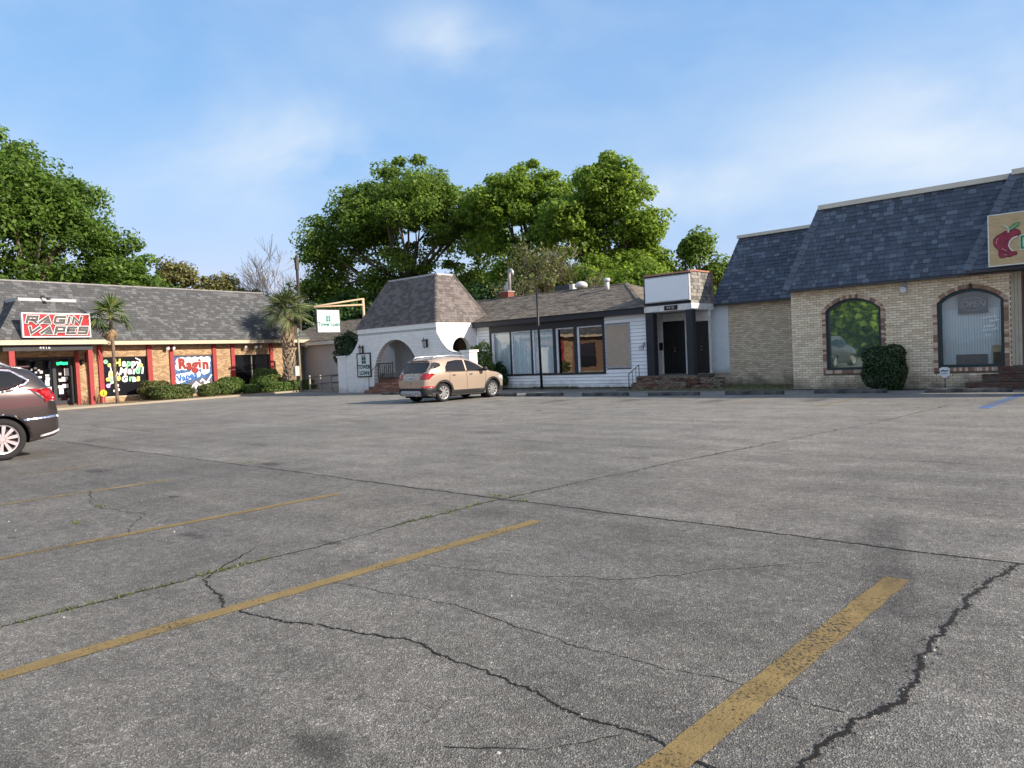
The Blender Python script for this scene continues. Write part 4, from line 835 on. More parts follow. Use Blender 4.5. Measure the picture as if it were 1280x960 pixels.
# black pole in front
bp_=thing('lamp_pole','thin black pole standing in front of the white building windows','pole',(-22.36,26.2,0)); MB().tube([(-22.36,26.2,0),(-22.40,26.2,2.4),(-22.42,26.2,4.6)],[.062,.055,.045],10).build('shaft',M('black pole paint',(.012,.012,.014),.45),bp_,True); MB().lathe([(.11,0),(.11,.04),(.06,.07)],12,(-22.36,26.2,0)).build('foot',BLK,bp_)
MB().tube([(-22.42,26.2,4.0),(-26.0,30,4.62)],.008,4).build('cable',BLK,bp_)
mb=MB()
for _ in range(700):
    x=random.choice((random.uniform(-23.5,-20.8),random.uniform(-27,-17.5),random.uniform(-17.4,-10.5))); blades(mb,x,26.75+random.gauss(0,.06) if x<-17.4 else random.uniform(25.2,28.5),3,.14,.06)
tag(mb.build('weeds',M('dry weed',(.12,.13,.05),.8,.3,5,island=.5,trans=.3)),'weeds along the foot of the white building and recessed wall','grass',kind='stuff')

# ------------------------------------------------------------ loan office with the arched entrance tower
LPB=M('painted brick, grey white',(.86,.85,.81),.7,.07,3,.2,50,island=.05,dirt=(.0,.35,(.36,.34,.30),.5)); LSM=M('painted masonry',(.86,.85,.81),.7,.07,3,.2,60,dirt=(.0,.3,(.36,.34,.30),.5)); LJ=M('painted joint',(.50,.51,.49),.8)
TSH=M('taupe tower shingle',(.125,.108,.10),.95,.15,12,.6,170,island=.15,alt=(.16,.14,.128))
lo=thing('loan_office','pale painted brick loan office with an arched entrance tower','building',(-30.3,24.2,0))
TY=24.2; TX0,TX1=-33.35,-27.11; AC=-30.3; AA,AB,AZ=1.85,2.1,.6
def top_z(x):   # swept wing-wall outline
    if x<TX0:
        t=min(1,(TX0-x)/1.25); return 2.87-.86*(1-(1-t)**2.2) if t<1 else 2.01
    if x>TX1:
        t=min(1,(x-TX1)/1.3); return 2.92-1.02*(1-(1-t)**2.2) if t<1 else 1.90
    return 3.12
def arch_top(x):
    q=1-((x-AC)/AA)**2; return AZ+AB*math.sqrt(q) if q>0 else None
xs=sorted(set([-34.62+.0]+list(np.linspace(-34.6,TX0,14))+list(np.linspace(TX0,AC-AA,5))+[AC-AA*math.cos(a) for a in np.linspace(0,math.pi,40)]+list(np.linspace(AC+AA,TX1,5))+list(np.linspace(TX1,-25.4,14))))
mb=MB(); Y0,Y1=TY,TY+.28
for a,b in zip(xs,xs[1:]):
    if b-a<1e-5: continue
    c=(a+b)/2; e=1e-5
    ta,tb=top_z(a+e),top_z(b-e)
    if AC-AA-1e-6<=a and b<=AC+AA+1e-6: la,lb=arch_top(a) or AZ,arch_top(b) or AZ
    else: la=lb=0
    mb.add([(a,Y0,la),(b,Y0,lb),(b,Y0,tb),(a,Y0,ta),(a,Y1,la),(b,Y1,lb),(b,Y1,tb),(a,Y1,ta)],[(0,1,2,3),(7,6,5,4),(0,4,5,1),(1,5,6,2),(2,6,7,3),(3,7,4,0)])
mb.build('wall',LJ,lo)
def clip_tower(z0,z1):
    zc=(z0+z1)/2; o=[]
    if zc<AZ: o.append((AC-AA-.04,AC+AA+.04))
    elif zc<AZ+AB+.04:
        q=1-((max(z0,AZ)-AZ)/(AB+.04))**2; h=(AA+.04)*math.sqrt(max(q,0)); o.append((AC-h,AC+h))
    # wings below the swept outline
    lx=TX0; 
    for i in range(60):
        if top_z(lx)<z1+.02: break
        lx-=.025
    o.append((-40,max(lx,-34.58)))
    rx=TX1
    for i in range(60):
        if top_z(rx)<z1+.02: break
        rx+=.025
    o.append((min(rx,-25.42),-20)); return o
mb=MB(); brick_stuff(mb,brick_rows(-34.6,-25.4,.02,3.06,clip_tower,.41,.10,.008),TY,.008,.0015); stuff(mb.build('bricks',LPB,lo))
# smooth rendered edge round the arch and along the sweeps
m=MB(); P=[(AC-(AA+.0)*math.cos(a),AZ+(AB+.0)*math.sin(a)) for a in np.linspace(0,math.pi,41)]; Pq=[(AC-(AA+.09)*math.cos(a),AZ+(AB+.09)*math.sin(a)) for a in np.linspace(0,math.pi,41)]
for i in range(40):
    a,b,c,d=P[i],P[i+1],Pq[i+1],Pq[i]; m.add([(a[0],TY-.016,a[1]),(b[0],TY-.016,b[1]),(c[0],TY-.016,c[1]),(d[0],TY-.016,d[1]),(a[0],TY+.3,a[1]),(b[0],TY+.3,b[1]),(c[0],TY,c[1]),(d[0],TY,d[1])],[(0,1,2,3),(0,4,5,1),(2,6,7,3)])
m.build('arch_edge',LSM,lo)
m=MB(); m.box(-35.32,-34.6,TY-.05,TY+.45,0,1.95); pl=m.build('pier',LPB,lo); bx('cap',LSM,pl,-35.37,-34.55,TY-.10,TY+.5,1.95,2.03)
m=MB(); m.box(-25.4,-24.88,TY-.05,TY+.45,0,1.86); pl=m.build('pier',LPB,lo); bx('cap',LSM,pl,-25.46,-24.82,TY-.10,TY+.5,1.86,1.96)
# tower sides
m=MB(); k=12; c0,w0,zs0,rz=25.8,.60,2.06,.58
wallh=[(24.48,26.88)]
def side_top(y): 
    q=1-((y-c0)/w0)**2; return zs0+rz*math.sqrt(q) if q>0 else None
ys=sorted(set([24.48,c0-w0,c0+w0,26.88]+[c0-w0*math.cos(a) for a in np.linspace(0,math.pi,24)]))
for sx,a,b in [(q,a,b) for q in (TX1,TX0+.25) for a,b in zip(ys,ys[1:])]:
    if sx!=TX1 and a==ys[0]: m.box(TX1-.25,TX1,c0-w0,c0+w0,0,1.0); m.build('side_wall',LPB,lo); m=MB()
    la,lb=((side_top(a) or zs0),(side_top(b) or zs0)) if a>=c0-w0-1e-6 and b<=c0+w0+1e-6 else (0,0)
    vs=[(sx,a,la),(sx,b,lb),(sx,b,3.12),(sx,a,3.12),(sx-.25,a,la),(sx-.25,b,lb),(sx-.25,b,3.12),(sx-.25,a,3.12)]
    m.add(vs,[(0,1,2,3),(7,6,5,4),(0,4,5,1),(1,5,6,2),(2,6,7,3),(3,7,4,0)])
m.box(TX0,TX0+.25,c0-w0,c0+w0,0,1.0); m.build('side_wall',LPB,lo); sx=TX1
m=MB()
for zz in np.arange(.1,3.0,.1):
    for a,b in ((24.48,26.88),):
        if zz<1.0 or zz>zs0+rz+.03: m.box(sx,sx+.004,a,b,zz,zz+.09)
        else:
            h=w0+.03 if zz<zs0 else (w0+.03)*math.sqrt(max(0,1-((zz-zs0)/(rz+.03))**2))
            m.box(sx,sx+.004,a,c0-h,zz,zz+.09); m.box(sx,sx+.004,c0+h,b,zz,zz+.09)
stuff(m.build('bricks',LPB,lo))
m=MB(); m.box(TX0-.03,TX1+.03,TY-.035,TY+.25,3.125,3.37); m.box(TX1-.22,TX1+.03,TY+.25,26.86,3.125,3.37); m.box(TX0-.03,TX0+.22,TY+.25,26.9,3.125,3.37); m.build('fascia',LSM,lo)
ZTT=5.86; tA=(TX0-.06,TY-.07,3.375);tB=(TX1+.06,TY-.07,3.375);tC=(TX1-1.25,TY+1.25,ZTT);tD=(TX0+1.25,TY+1.25,ZTT); bB=(TX1+.06,27.9,3.375); bC=(TX1-1.25,26.6,ZTT); bA=(TX0-.06,27.9,3.375); bD=(TX0+1.25,26.6,ZTT)
for q in ((tA,tB,tC,tD),(tB,bB,bC,tC),(bB,bA,bD,bC),(bA,tA,tD,bD)):
    mb,_,_=shingles(*q,.15,.18,.36,th=.014); stuff(mb.build('shingles',TSH,lo)); MB().quad(*[Vector(p)+(Vector((-30.2,26,4))-Vector(p))*.006 for p in q]).build('roof_deck',M('roof felt',(.13,.12,.10)),lo)
bx('roof_cap',M('grey ridge metal',(.42,.43,.43),.5),lo,TX0+1.22,TX1-1.22,TY+1.22,26.63,ZTT-.03,ZTT+.05)
for a,b in ((tB,tC),(tA,tD),(bB,bC)): hip_caps(a,b,lo,TSH,w=.16,side=(.5,-1,.6))
# porch inside the arch
m=MB(); m.box(-33.1,-27.4,TY+.28,27.4,0,.70); m.build('landing',M('landing brick',(.20,.10,.07),.9,.3,6,.4),lo)
m=MB(); m.box(-33.1,-30.35,26.9,27.0,.7,3.1); m.build('back_wall',M('blue grey plaster',(.84,.87,.88),.8,.05,2),lo); m=MB(); m.box(-30.35,-28.9,25.75,26.95,.7,3.1); m.build('inner_wall',M('beige plaster',(.82,.77,.68),.8,.05,2),lo); bx('door',M('dark glazed door',(.012,.012,.014),.2),lo,-28.9,-27.5,26.5,26.55,.7,2.8); bx('ceiling',M('porch ceiling grey',(.35,.36,.38)),lo,-33.1,-27.36,TY+.28,27.4,3.08,3.12)
stp=M('red tan step brick',(.30,.155,.10),.9,.25,8,.5,60,island=.4,alt=(.24,.13,.09)); spm=bpy.data.meshes.new('entry_brick'); q=MB().box(0,.2,0,.1,0,.066); spm.from_pydata(q.v,[],q.f); spm.materials.append(stp)
es=thing('brick_entry_steps','reddish brick steps rising into the white archway','steps',(-30.3,23.9,0))
m=MB()
for lev,(y,z) in enumerate(((23.62,0),(23.92,.17),(24.2,.34),(24.5,.52))):
    m.box(-32.3,-28.2,y+.02,24.9,z,z+.168)
    if lev>=3: continue
    for rr in range(2):
        x=-32.3+(.1 if rr else 0)
        while x<-28.3: inst('brick',spm,es,Matrix.Translation((x+random.gauss(0,.004),y+random.gauss(0,.006),z+.008+rr*.08))@Matrix.Rotation(random.gauss(0,.02),4,'Z')); x+=.212
m.build('core',stp,es)
rl=thing('iron_railing','black iron railing beside the brick steps in the archway','railing',(-31.4,24.4,.7)); m=MB(); y=24.36
m.bar((-32.0,y,1.52),(-30.75,y,1.52),.04); m.bar((-32.0,y,.78),(-30.75,y,.78),.03); rr_=m.build('rail',BLK,rl)
for i in range(8): MB().bar((-31.98+i*.17,y,.70),(-31.98+i*.17,y,1.58 if i in (0,7) else 1.5),.028 if i in (0,7) else .018).build('baluster',BLK,rl)
MB().tube([(-31.98,y,1.5),(-31.98,23.75,1.05),(-31.98,23.7,.1)],.018,6).build('handrail',BLK,rl)
MB().tube([(-31.6,y,.85),(-31.4,y,1.35),(-31.2,y,1.1),(-31.0,y,1.4)],.012,5).build('scroll',BLK,rl)
# lanterns, wall sign
def lantern(lbl,x,z):
    o=thing('wall_lantern',lbl,'lantern',(x,TY-.02,z),group='lanterns on the tower front'); y=TY-.02
    m=MB(); m.box(x-.06,x+.06,y-.03,y,z-.2,z+.2); m.tube([(x,y-.03,z-.1),(x,y-.12,z-.22),(x,y-.2,z-.2)],.012,6); m.tube([(x,y-.03,z+.12),(x,y-.2,z+.16)],.012,6); m.build('bracket',BLK,o)
    MB().lathe([(.0,.30),(.015,.26),(.02,.2),(.11,.13),(.12,.10)],8,(x,y-.2,z)).build('lid',BLK,o); MB().lathe([(.085,.10),(.06,-.16)],8,(x,y-.2,z)).build('lamp_glass',M('lantern glass',(.35,.36,.34),.15,.1),o); MB().lathe([(.062,-.16),(.03,-.2),(0,-.24)],8,(x,y-.2,z)).build('finial',BLK,o)
lantern('black wall lantern above the framed sign',-32.98,2.30); lantern('black wall lantern right of the big arch',-27.81,2.40)
TEAL=M('teal print',(.03,.20,.17),.5); GRN=M('dark green print',(.02,.09,.07),.5)
def tower_emblem(par,x,z,s,y,mat,ax='y'):
    m=MB(); 
    def B(a,b,c,d):
        if ax=='y': m.box(x+a*s,x+b*s,y-.006,y,z+c*s,z+d*s)
        else: m.box(y,y+.006,x+a*s,x+b*s,z+c*s,z+d*s)
    for i in range(2):
        B(-.42+.45*i,-.03+.45*i,-.5,-.1); B(-.42+.45*i,-.03+.45*i,-.05,.35)
    B(-.42,-.18,.4,.55); B(-.08,.1,.4,.55); B(.2,.42,.4,.55); return m.build('emblem',mat,par)
s1=thing('wall_sign','framed white Tower Loan sign on the painted brick wall','sign',(-32.92,TY-.05,.85))
bx('panel',M('white sign panel',(.72,.78,.77),.4,.04,2),s1,-33.47,-32.37,TY-.05,TY-.02,.88,2.07); m=MB(); ring(m,[(-33.52,.84),(-32.32,.84),(-32.32,2.12),(-33.52,2.12)],[(-33.46,.90),(-32.38,.90),(-32.38,2.06),(-33.46,2.06)],TY-.07,TY-.01); m.build('frame',BLK,s1)
tower_emblem(s1,-32.92,1.76,.42,TY-.05,GRN); text('TOWER',.30,GRN,s1,(-32.92,TY-.054,1.37),sx=.98,off=.012); text('LOAN',.30,GRN,s1,(-32.92,TY-.054,1.06),sx=1.0,off=.012)
# rear wing behind the ramp
GS=M('grey siding',(.56,.54,.52),.8,.06,3,.1,40,island=.04); gy=28.0
m=MB(); m.box(-49,-33.4,gy,gy+.2,0,3.1); m.build('wing_wall',GS,lo)
z=.1
while z<2.95:
    m=MB(); m.add([(-49,gy-.02,z),(-33.4,gy-.02,z),(-33.4,gy-.004,z+.2),(-49,gy-.004,z+.2),(-49,gy,z),(-33.4,gy,z)],[(0,1,2,3),(4,5,1,0),(4,0,3),(5,2,1)]); m.build('siding_board',GS,lo); z+=.2
bx('wing_fascia',LSM,lo,-49,-33.4,gy-.38,gy-.30,2.92,3.16)
bx('wing_soffit',LSM,lo,-49,-33.4,gy-.30,gy-.002,2.95,2.98)
roof(lo,(-49,gy-.42,3.17),(-34.02,gy-.42,3.17),(-34.02,32.2,4.72),(-49,32.2,4.72),BRSH,.17); MB().quad((-49,32.2,4.72),(-34.02,32.2,4.72),(-34.02,36,3.2),(-49,36,3.2)).build('roof_deck',M('roof felt',(.13,.12,.10)),lo)
# ramp and its rails
rm=thing('ramp','concrete wheelchair ramp with grey pipe rails beside the loan office','ramp',(-38.5,26,0))
MB().add([(-41.5,25.6,0),(-36.0,25.6,.0),(-36.0,27.2,.0),(-41.5,27.2,0),(-41.5,25.6,.03),(-36.0,25.6,.42),(-36.0,27.2,.42),(-41.5,27.2,.03)],[(4,5,6,7),(0,1,5,4),(1,2,6,5),(2,3,7,6),(3,0,4,7)]).build('slab',CON,rm)
GP=M('weathered grey rail',(.34,.31,.27),.7,.2,8)
for y in (25.55,27.1):
    for k in range(5):
        x=-40.4+k*1.15; MB().bar((x,y,0),(x,y,1.0),.085,.085).build('post',GP,rm)
    for zz in (.98,.55): MB().tube([(-40.5,y,zz-.12),(-35.7,y,zz+.08)],.035,6).build('rail',M('dark rail',(.13,.12,.11),.6),rm)
for k in range(2): MB().bar((-36.5+.75*k,25.35,0),(-36.5+.75*k,25.35,1.05),.06).build('post',M('dark rail',(.13,.12,.11)),rm)
for zz in (1.0,.45): MB().tube([(-36.6,25.35,zz),(-35.35,25.35,zz)],.03,6).build('rail',M('dark rail',(.13,.12,.11)),rm)
# hanging sign on its roof post
hs=thing('hanging_sign','square white Tower Loan sign hanging from a rusty roof arm','sign',(-38,27.8,4.3)); RW=M('rusty cream paint',(.52,.42,.28),.7,.25,6,alt=(.45,.20,.08),altmix=.62); sxp=-38.0
MB().tube([(sxp,28.05,3.4),(sxp,28.05,5.56)],.09,10).build('post',RW,hs,True); MB().tube([(sxp,28.05,5.52),(sxp,24.55,4.98)],.055,8).build('arm',RW,hs,True); MB().tube([(sxp,28.0,5.16),(sxp,24.55,4.95)],.055,8).build('arm',RW,hs,True)
HSF=M('white plastic face',(.74,.78,.78),.35,.03,2)
bx('face',HSF,hs,sxp+.05,sxp+.075,24.72,26.22,3.50,4.78); m=MB(); m.box(sxp-.05,sxp+.049,24.68,26.26,3.46,4.82); m.build('case',M('dark sign case',(.08,.085,.09),.5),hs)
for y in (24.95,26.0): MB().bar((sxp,y,4.82),(sxp,y,5.02),.03).build('hanger',BLK,hs)
tower_emblem(hs,25.45,4.30,.38,sxp+.075,TEAL,'x'); text('Tower Loan',.32,TEAL,hs,(sxp+.08,25.47,3.96),rot=(R(90),0,R(90)),sx=.92,off=.014)
# ------------------------------------------------------------ vape shop (own frame: x along the front, y into the building)
RED=M('red painted post',(.30,.035,.035),.6,.15,4,.1); OBR=M('orange brick',(.37,.245,.135),.85,.14,9,.3,60,island=.16,alt=(.43,.30,.175),dirt=(-.1,.35,(.2,.13,.09),.5)); OJ=M('orange mortar',(.17,.11,.07),.9,.15,10)
GSH=M('grey blend shingle',(.078,.082,.084),.95,.12,10,.6,160,island=.14,alt=(.115,.12,.122),altmix=.72); FAS=M('cream fascia',(.50,.44,.32),.6,.08,2); DKB=M('dark canopy beam',(.028,.03,.035),.6,.2,5)
VO=(-43,15,0); VR=R(97)
def vthing(name,label,cat,group=None,off=(0,0,0)):
    return thing(name,label,cat,VO,VR,group,wc=False)
vs=vthing('vape_shop','orange brick vape shop with red posts and a long grey shingle roof','building')
holes=[(-.28,2.13,.42,2.5),(3.70,6.13,.28,2.46),(7.64,10.2,.06,2.44),(-4.38,-1.68,.16,2.57),(-12.5,-10,.4,2.5),(-17,-14.5,.4,2.5)]
m=MB(); wall_cells(m,-24,12.8,0,3.3,0,.25,holes); m.box(12.55,12.8,.25,9,0,3.3); m.box(-24,12.8,9,9.2,0,3.3); m.build('wall',OJ,vs)
posts=[(-.52,-.28),(2.13,2.40),(3.44,3.68),(6.14,6.38),(7.39,7.63),(10.2,10.43),(-1.67,-1.50),(-4.7,-4.4),(-10,-9.75),(-12.75,-12.5),(-14.5,-14.25)]
def vclip(z0,z1): return [(h[0],h[1]) for h in holes if z1>h[2] and z0<h[3]]+[(p[0],p[1]) for p in posts]
m=MB(); brick_stuff(m,brick_rows(-14,12.8,.02,3.2,vclip,.213,.0762),0); stuff(m.build('bricks',OBR,vs))
m=MB(); m.box(12.8,12.812,0,9,0,3.2); m.build('end_brick_face',OBR,vs)
for a,b in posts: bx('post',RED,vs,a,b,-.10,-.004,0,3.14)
GD=glass('dark vape shop glass',(.006,.006,.008),.10,0)
w1=bx('window',GD,vs,-.27,2.12,.08,.10,.43,2.49); MB().box(-.28,2.13,-.02,.12,.36,.42).build('sill',FAS,w1)
w3=bx('doors',GD,vs,7.65,10.19,.08,.10,.07,2.43); MB().box(8.86,8.90,.02,.08,.07,2.43).build('mullion',M('steel strip',(.4,.4,.4),.4,metal=.7),w3)
for a,b in ((-12.5,-10),(-17,-14.5)): bx('window',GD,vs,a+.01,b-.01,.08,.10,.41,2.49)
en=bx('shopfront',M('dark shopfront metal',(.02,.02,.022),.4),vs,-4.37,-1.69,.14,.16,.17,2.56)
for a,b in ((-4.3,-2.72),(-2.56,-1.95)): bx('pane',GD,en,a,b,.115,.13,.3,2.45)
m=MB(); 
for x in (-4.37,-2.72,-1.93): m.box(x,x+(.16 if x>-3 and x<-2.5 else .08),.06,.139,.17,2.56)
m.box(-4.37,-1.69,.07,.139,2.46,2.56); m.box(-2.56,-1.93,.07,.139,.17,.36); m.build('frame',DKB,en)
o=MB().ribbon([(-2.44,2.24),(-2.30,2.27),(-2.15,2.24),(-2.02,2.25)],.13,.09,.10).build('neon_sign',emit('green neon',(.02,.9,.22),1.0),en)
PAP=M('white paper notice',(.62,.62,.62),.7,.3,14); POS=[(-2.15,1.62,.22,.38),(-2.42,1.66,.12,.12),(-2.30,1.50,.30,.06),(-2.45,1.42,.44,.06),(-2.44,1.33,.38,.07),(-2.5,1.0,.22,.14),(-2.28,1.0,.28,.2),(-2.46,.70,.22,.28),(-3.55,2.0,.14,.1),(-3.38,1.9,.1,.1),(-3.52,1.8,.1,.08),(-3.3,1.78,.14,.14),(-3.05,1.62,.18,.1),(-3.05,1.42,.2,.16),(-3.08,1.15,.2,.28),(-3.0,.9,.2,.2),(-3.7,1.95,.08,.1),(-3.4,1.55,.18,.1)]
for x,z,w,h in POS: bx('notice',PAP,en,x,x+w,.10,.112,z,z+h)
bx('roof_lining',M('dark roof void',(.05,.05,.05),.9),vs,-24,12.5,.3,8.9,3.25,3.3)
# eaves, long roof
m=MB(); m.box(-24,-5.72,-.57,-.50,3.14,3.37); m.box(-.76,13.02,-.57,-.50,3.14,3.37); m.box(12.95,13.02,-.50,9,3.14,3.37); m.build('fascia',FAS,vs); bx('soffit',M('tan soffit',(.30,.25,.18),.8),vs,-24,12.94,-.49,-.12,3.16,3.20)
ZR=6.54
for A,B,C,D,e in (((-24,-.6,3.375),(13.05,-.6,3.375),(11.25,1.8,ZR),(-24,1.8,ZR),.15),((13.05,-.6,3.375),(13.05,9,3.375),(11.25,6.6,ZR),(11.25,1.8,ZR),.2)):
    mb,_,_=shingles(A,B,C,D,e,.2,.4,th=.016); stuff(mb.build('shingles',GSH,vs)); MB().quad(*[Vector(p)-Vector((0,0,.015)) for p in (A,B,C,D)]).build('roof_deck',M('roof felt',(.13,.12,.10)),vs)
MB().quad((-24,1.8,ZR-.02),(11.25,1.8,ZR-.02),(11.25,6.6,ZR-.02),(-24,6.6,ZR-.02)).build('roof_top',M('flat roof felt',(.12,.12,.12)),vs); bx('ridge_strip',M('dull ridge metal',(.24,.24,.24),.6),vs,-24,11.3,1.76,1.86,ZR-.03,ZR+.035)
MB().quad((-24,6.6,ZR-.02),(11.25,6.6,ZR-.02),(13.05,9,3.375),(-24,9,3.375)).build('roof_deck',M('roof felt',(.13,.12,.10)),vs)
# entrance canopy
cx0,cx1=-5.72,-.76
m=MB(); m.box(cx0,cx1,-1.70,-1.62,3.14,3.37); m.box(cx1-.08,cx1,-1.62,-.50,3.14,3.37); m.box(cx0,cx0+.08,-1.62,-.50,3.14,3.37); m.build('canopy_fascia',FAS,vs)
bx('canopy_soffit',M('dark soffit',(.06,.06,.06),.8),vs,cx0+.08,cx1-.08,-1.6,-.12,3.12,3.16)
cm=M('grey canopy shingle',(.155,.155,.15),.95,.2,10,.6,160,island=.28,alt=(.22,.22,.21)); ct=5.34
for q in (((cx0,-1.72,3.375),(cx1,-1.72,3.375),(-1.72,-.55,ct),(-4.28,-.55,ct)),((cx1,-1.72,3.375),(cx1,1.6,3.375),(-1.72,1.2,ct),(-1.72,-.55,ct)),((cx0,1.6,3.375),(cx0,-1.72,3.375),(-4.28,-.55,ct),(-4.28,1.2,ct))):
    mb,_,_=shingles(*q,.15,.2,.4,th=.016); stuff(mb.build('shingles',GSH,vs)); MB().quad(*[Vector(p)-Vector((0,-.02,.015)) for p in q]).build('roof_deck',M('roof felt',(.13,.12,.10)),vs)
bx('canopy_top',M('pale metal cap',(.44,.46,.46),.5),vs,-4.33,-1.67,-.6,1.2,ct-.03,ct+.11)
hip_caps((cx0,-1.72,3.38),(-4.28,-.55,ct),vs,GSH,w=.2,side=(0,-1,.6)); hip_caps((cx1,-1.72,3.38),(-1.72,-.55,ct),vs,GSH,w=.2,side=(0,-1,.6))
bx('beam',DKB,vs,-5.45,-1.42,-1.50,-1.32,2.86,3.13); m=MB(); m.box(-1.62,-1.44,-1.32,-.1,2.86,3.13); m.box(-5.45,-5.27,-1.32,-.1,2.86,3.13); m.build('side_beam',DKB,vs)
bx('canopy_post',RED,vs,-1.68,-1.47,-1.52,-1.30,.1,2.86); bx('canopy_post',RED,vs,-5.22,-4.98,-1.52,-1.30,.1,2.86)
text('4416',.20,M('white numeral',(.8,.8,.8),.5),vs,(-3.66,-1.505,3.0),sx=1.0,space=1.3)
# long lettered sign
RS=M('bright red sign face',(.36,.010,.018),.4,.1,2); WS=M('white sign edge',(.82,.82,.80),.5); GSN=M('grey sign letter',(.06,.06,.06),.5); SHD=M('black sign print',(.02,.01,.012),.5)
v=vthing('shop_sign','red Ragin Vapes sign mounted on the shingled canopy','sign')
sx0,sx1,sz0,sz1,sy=-4.70,-1.66,3.50,4.62,-1.84
bx('panel',RS,v,sx0,sx1,sy,sy+.14,sz0,sz1); m=MB(); ring(m,[(sx0-.02,sz0-.02),(sx1+.02,sz0-.02),(sx1+.02,sz1+.02),(sx0-.02,sz1+.02)],[(sx0+.035,sz0+.035),(sx1-.035,sz0+.035),(sx1-.035,sz1-.035),(sx0+.035,sz1-.035)],sy-.02,sy+.145); m.build('frame',WS,v)
m=MB(); 
for x in (-4.3,-2.1): m.bar((x,sy+.14,4.45),(x,-1.05,4.45),.05)
m.build('bracket',GALV,v)
GL={'R':[[(0,0),(0,1),(1,1),(1,.46),(.28,.46)],[(.55,.46),(1,0)]],'A':[[(-.12,0),(.62,1),(1,0),(.38,0),(.62,.36)]],'G':[[(1,1),(.06,1),(.0,.9),(0,.1),(.06,0),(1,0),(1,.46),(.52,.46)]],'I':[[(0,0),(0,1)]],'N':[[(0,0),(0,1),(.85,0),(.9,1)]],'V':[[(0,1),(.28,0),(1,1)]],'P':[[(0,0),(0,1),(1,1),(1,.42),(.25,.42)]],'E':[[(1,1),(0,1),(0,0),(1,0)],[(.05,.52),(.85,.52)]],'S':[[(1,1),(0,1),(0,.52),(1,.52),(1,0),(0,0)]]}
def word(wd,widths,x0,z0,h,gap):
    x=x0
    for c_,w in zip(wd,widths):
        for wdt,y,mt,dz in ((.175,sy-.006,SHD,-.03),(.165,sy-.012,WS,0),(.115,sy-.022,GSN,0)):
            mm=MB()
            for st_ in GL[c_]: mm.ribbon([(x+p[0]*w+.28*p[1]*h,z0+p[1]*h+dz) for p in st_],wdt,y-.010,y)
            mm.build('letter' if mt is GSN else 'letter_edge',mt,v)
        x+=w+gap
word('RAGIN',(.40,.40,.42,.0,.38),-4.52,4.18,.28,.205); word('VAPES',(.42,.40,.36,.36,.36),-4.47,3.68,.28,.175)
lf=vthing('sign_lamp','small dark lamp fixture on top of the canopy above the red sign','lamp'); MB().tube([(-3.3,-.45,ct+.12),(-3.3,-.75,ct+.22),(-3.15,-.85,ct+.1)],.03,6).build('arm',DKB,lf); MB().lathe([(0,.1),(.07,.08),(.10,-.04)],10,(-3.1,-.9,ct+.06)).build('head',DKB,lf,True)
# painted windows
YG=M('yellow green paint',(.62,.66,.16),.6,.2,5); WP=M('white window paint',(.80,.80,.76),.6,.1,5); GP_=M('green window paint',(.22,.62,.33),.6,.2,5); PP=M('lilac window paint',(.45,.36,.70),.6,.2,5)
v1=vthing('painted_window','black window painted with a Happy Mardi Gras greeting','window sign')
bx('backing',M('black window film',(.008,.008,.012),.25,.2),v1,-.24,2.09,.066,.072,.45,2.46)
def hand(txt,x,z,s,mats,y=.052,slope=.0):
    for i,c_ in enumerate(txt):
        if c_!=' ': text(c_,s*random.uniform(.92,1.1),mats[i%len(mats)],v1,(x,y,z+random.uniform(-.02,.02)),rot=(R(90),random.uniform(-.12,.12),0),off=.026,shear=.12,name='painted_letter')
        x+=s*(.38 if c_ in 'ir' else .72 if c_ in 'MHG' else .52); z+=slope
hand('Happy',.52,2.16,.50,[YG,WP,GP_,WP,WP]); hand('Mardi',.80,1.73,.50,[WP,WP,WP,GP_,WP]); hand('Gras',.86,1.32,.46,[WP,GP_,WP,YG])
def blob(x,z,r,mat,y=.058): MB().prism([(x+r*math.cos(a)*random.uniform(.85,1.1),z+r*math.sin(a)*random.uniform(.85,1.1)) for a in np.linspace(0,6.28,12)[:-1]],y-.004,y).build('paint_dab',mat,v1)
for a in ((-.08,2.27,.12,GP_),(.10,2.08,.10,YG),(1.82,2.02,.11,YG),(.16,1.6,.15,YG),(.0,1.33,.12,YG),(.22,1.25,.16,GP_),(.55,1.35,.13,YG),(-.02,.98,.12,PP),(.45,.98,.09,WP),(.30,.70,.07,WP),(.50,.75,.08,WP),(.35,1.45,.10,GP_)): blob(*a)
for pts,mt in (([(.15,2.0),(.2,1.7)],WP),([(.1,1.75),(.05,1.5),(.2,1.38),(.32,1.55),(.25,1.72)],WP),([(.45,1.5),(.5,1.7),(.6,1.5),(.66,1.72)],WP),([(1.55,2.42),(1.78,2.30),(1.80,2.15)],WP),([(.05,1.05),(.2,1.15),(.3,1.2)],WP)): MB().ribbon(pts,.06,.052,.057).build('paint_stroke',mt,v1)
v2=vthing('mural_panel','blue painted panel with red Ragin Vapes lettering','window sign')
bx('panel',M('mural blue',(.035,.10,.26),.6,.25,2,alt=(.06,.15,.33)),v2,3.72,6.12,.05,.08,.30,2.45)
WM=M('mural white',(.80,.80,.78),.6,.05); RM=M('mural red',(.27,.025,.022),.6,.12,3); BM=M('mural blue letter',(.02,.12,.38),.6,.1,3); GM=M('mural dusk grey',(.10,.09,.13),.6,.3,2)
MB().prism([(3.73,.31),(6.11,.31),(6.11,1.0),(5.6,1.15),(5.0,1.05),(4.4,.85),(3.73,.85)],.044,.049).build('dusk_band',GM,v2)
def puff(pts,r,mat,y,name='cloud_outline'):
    m=MB()
    for x,z in pts: m.prism([(x+r*math.cos(a),z+r*math.sin(a)) for a in np.linspace(0,6.28,14)[:-1]],y-.004,y); y-=.00015
    m.build(name,mat,v2)
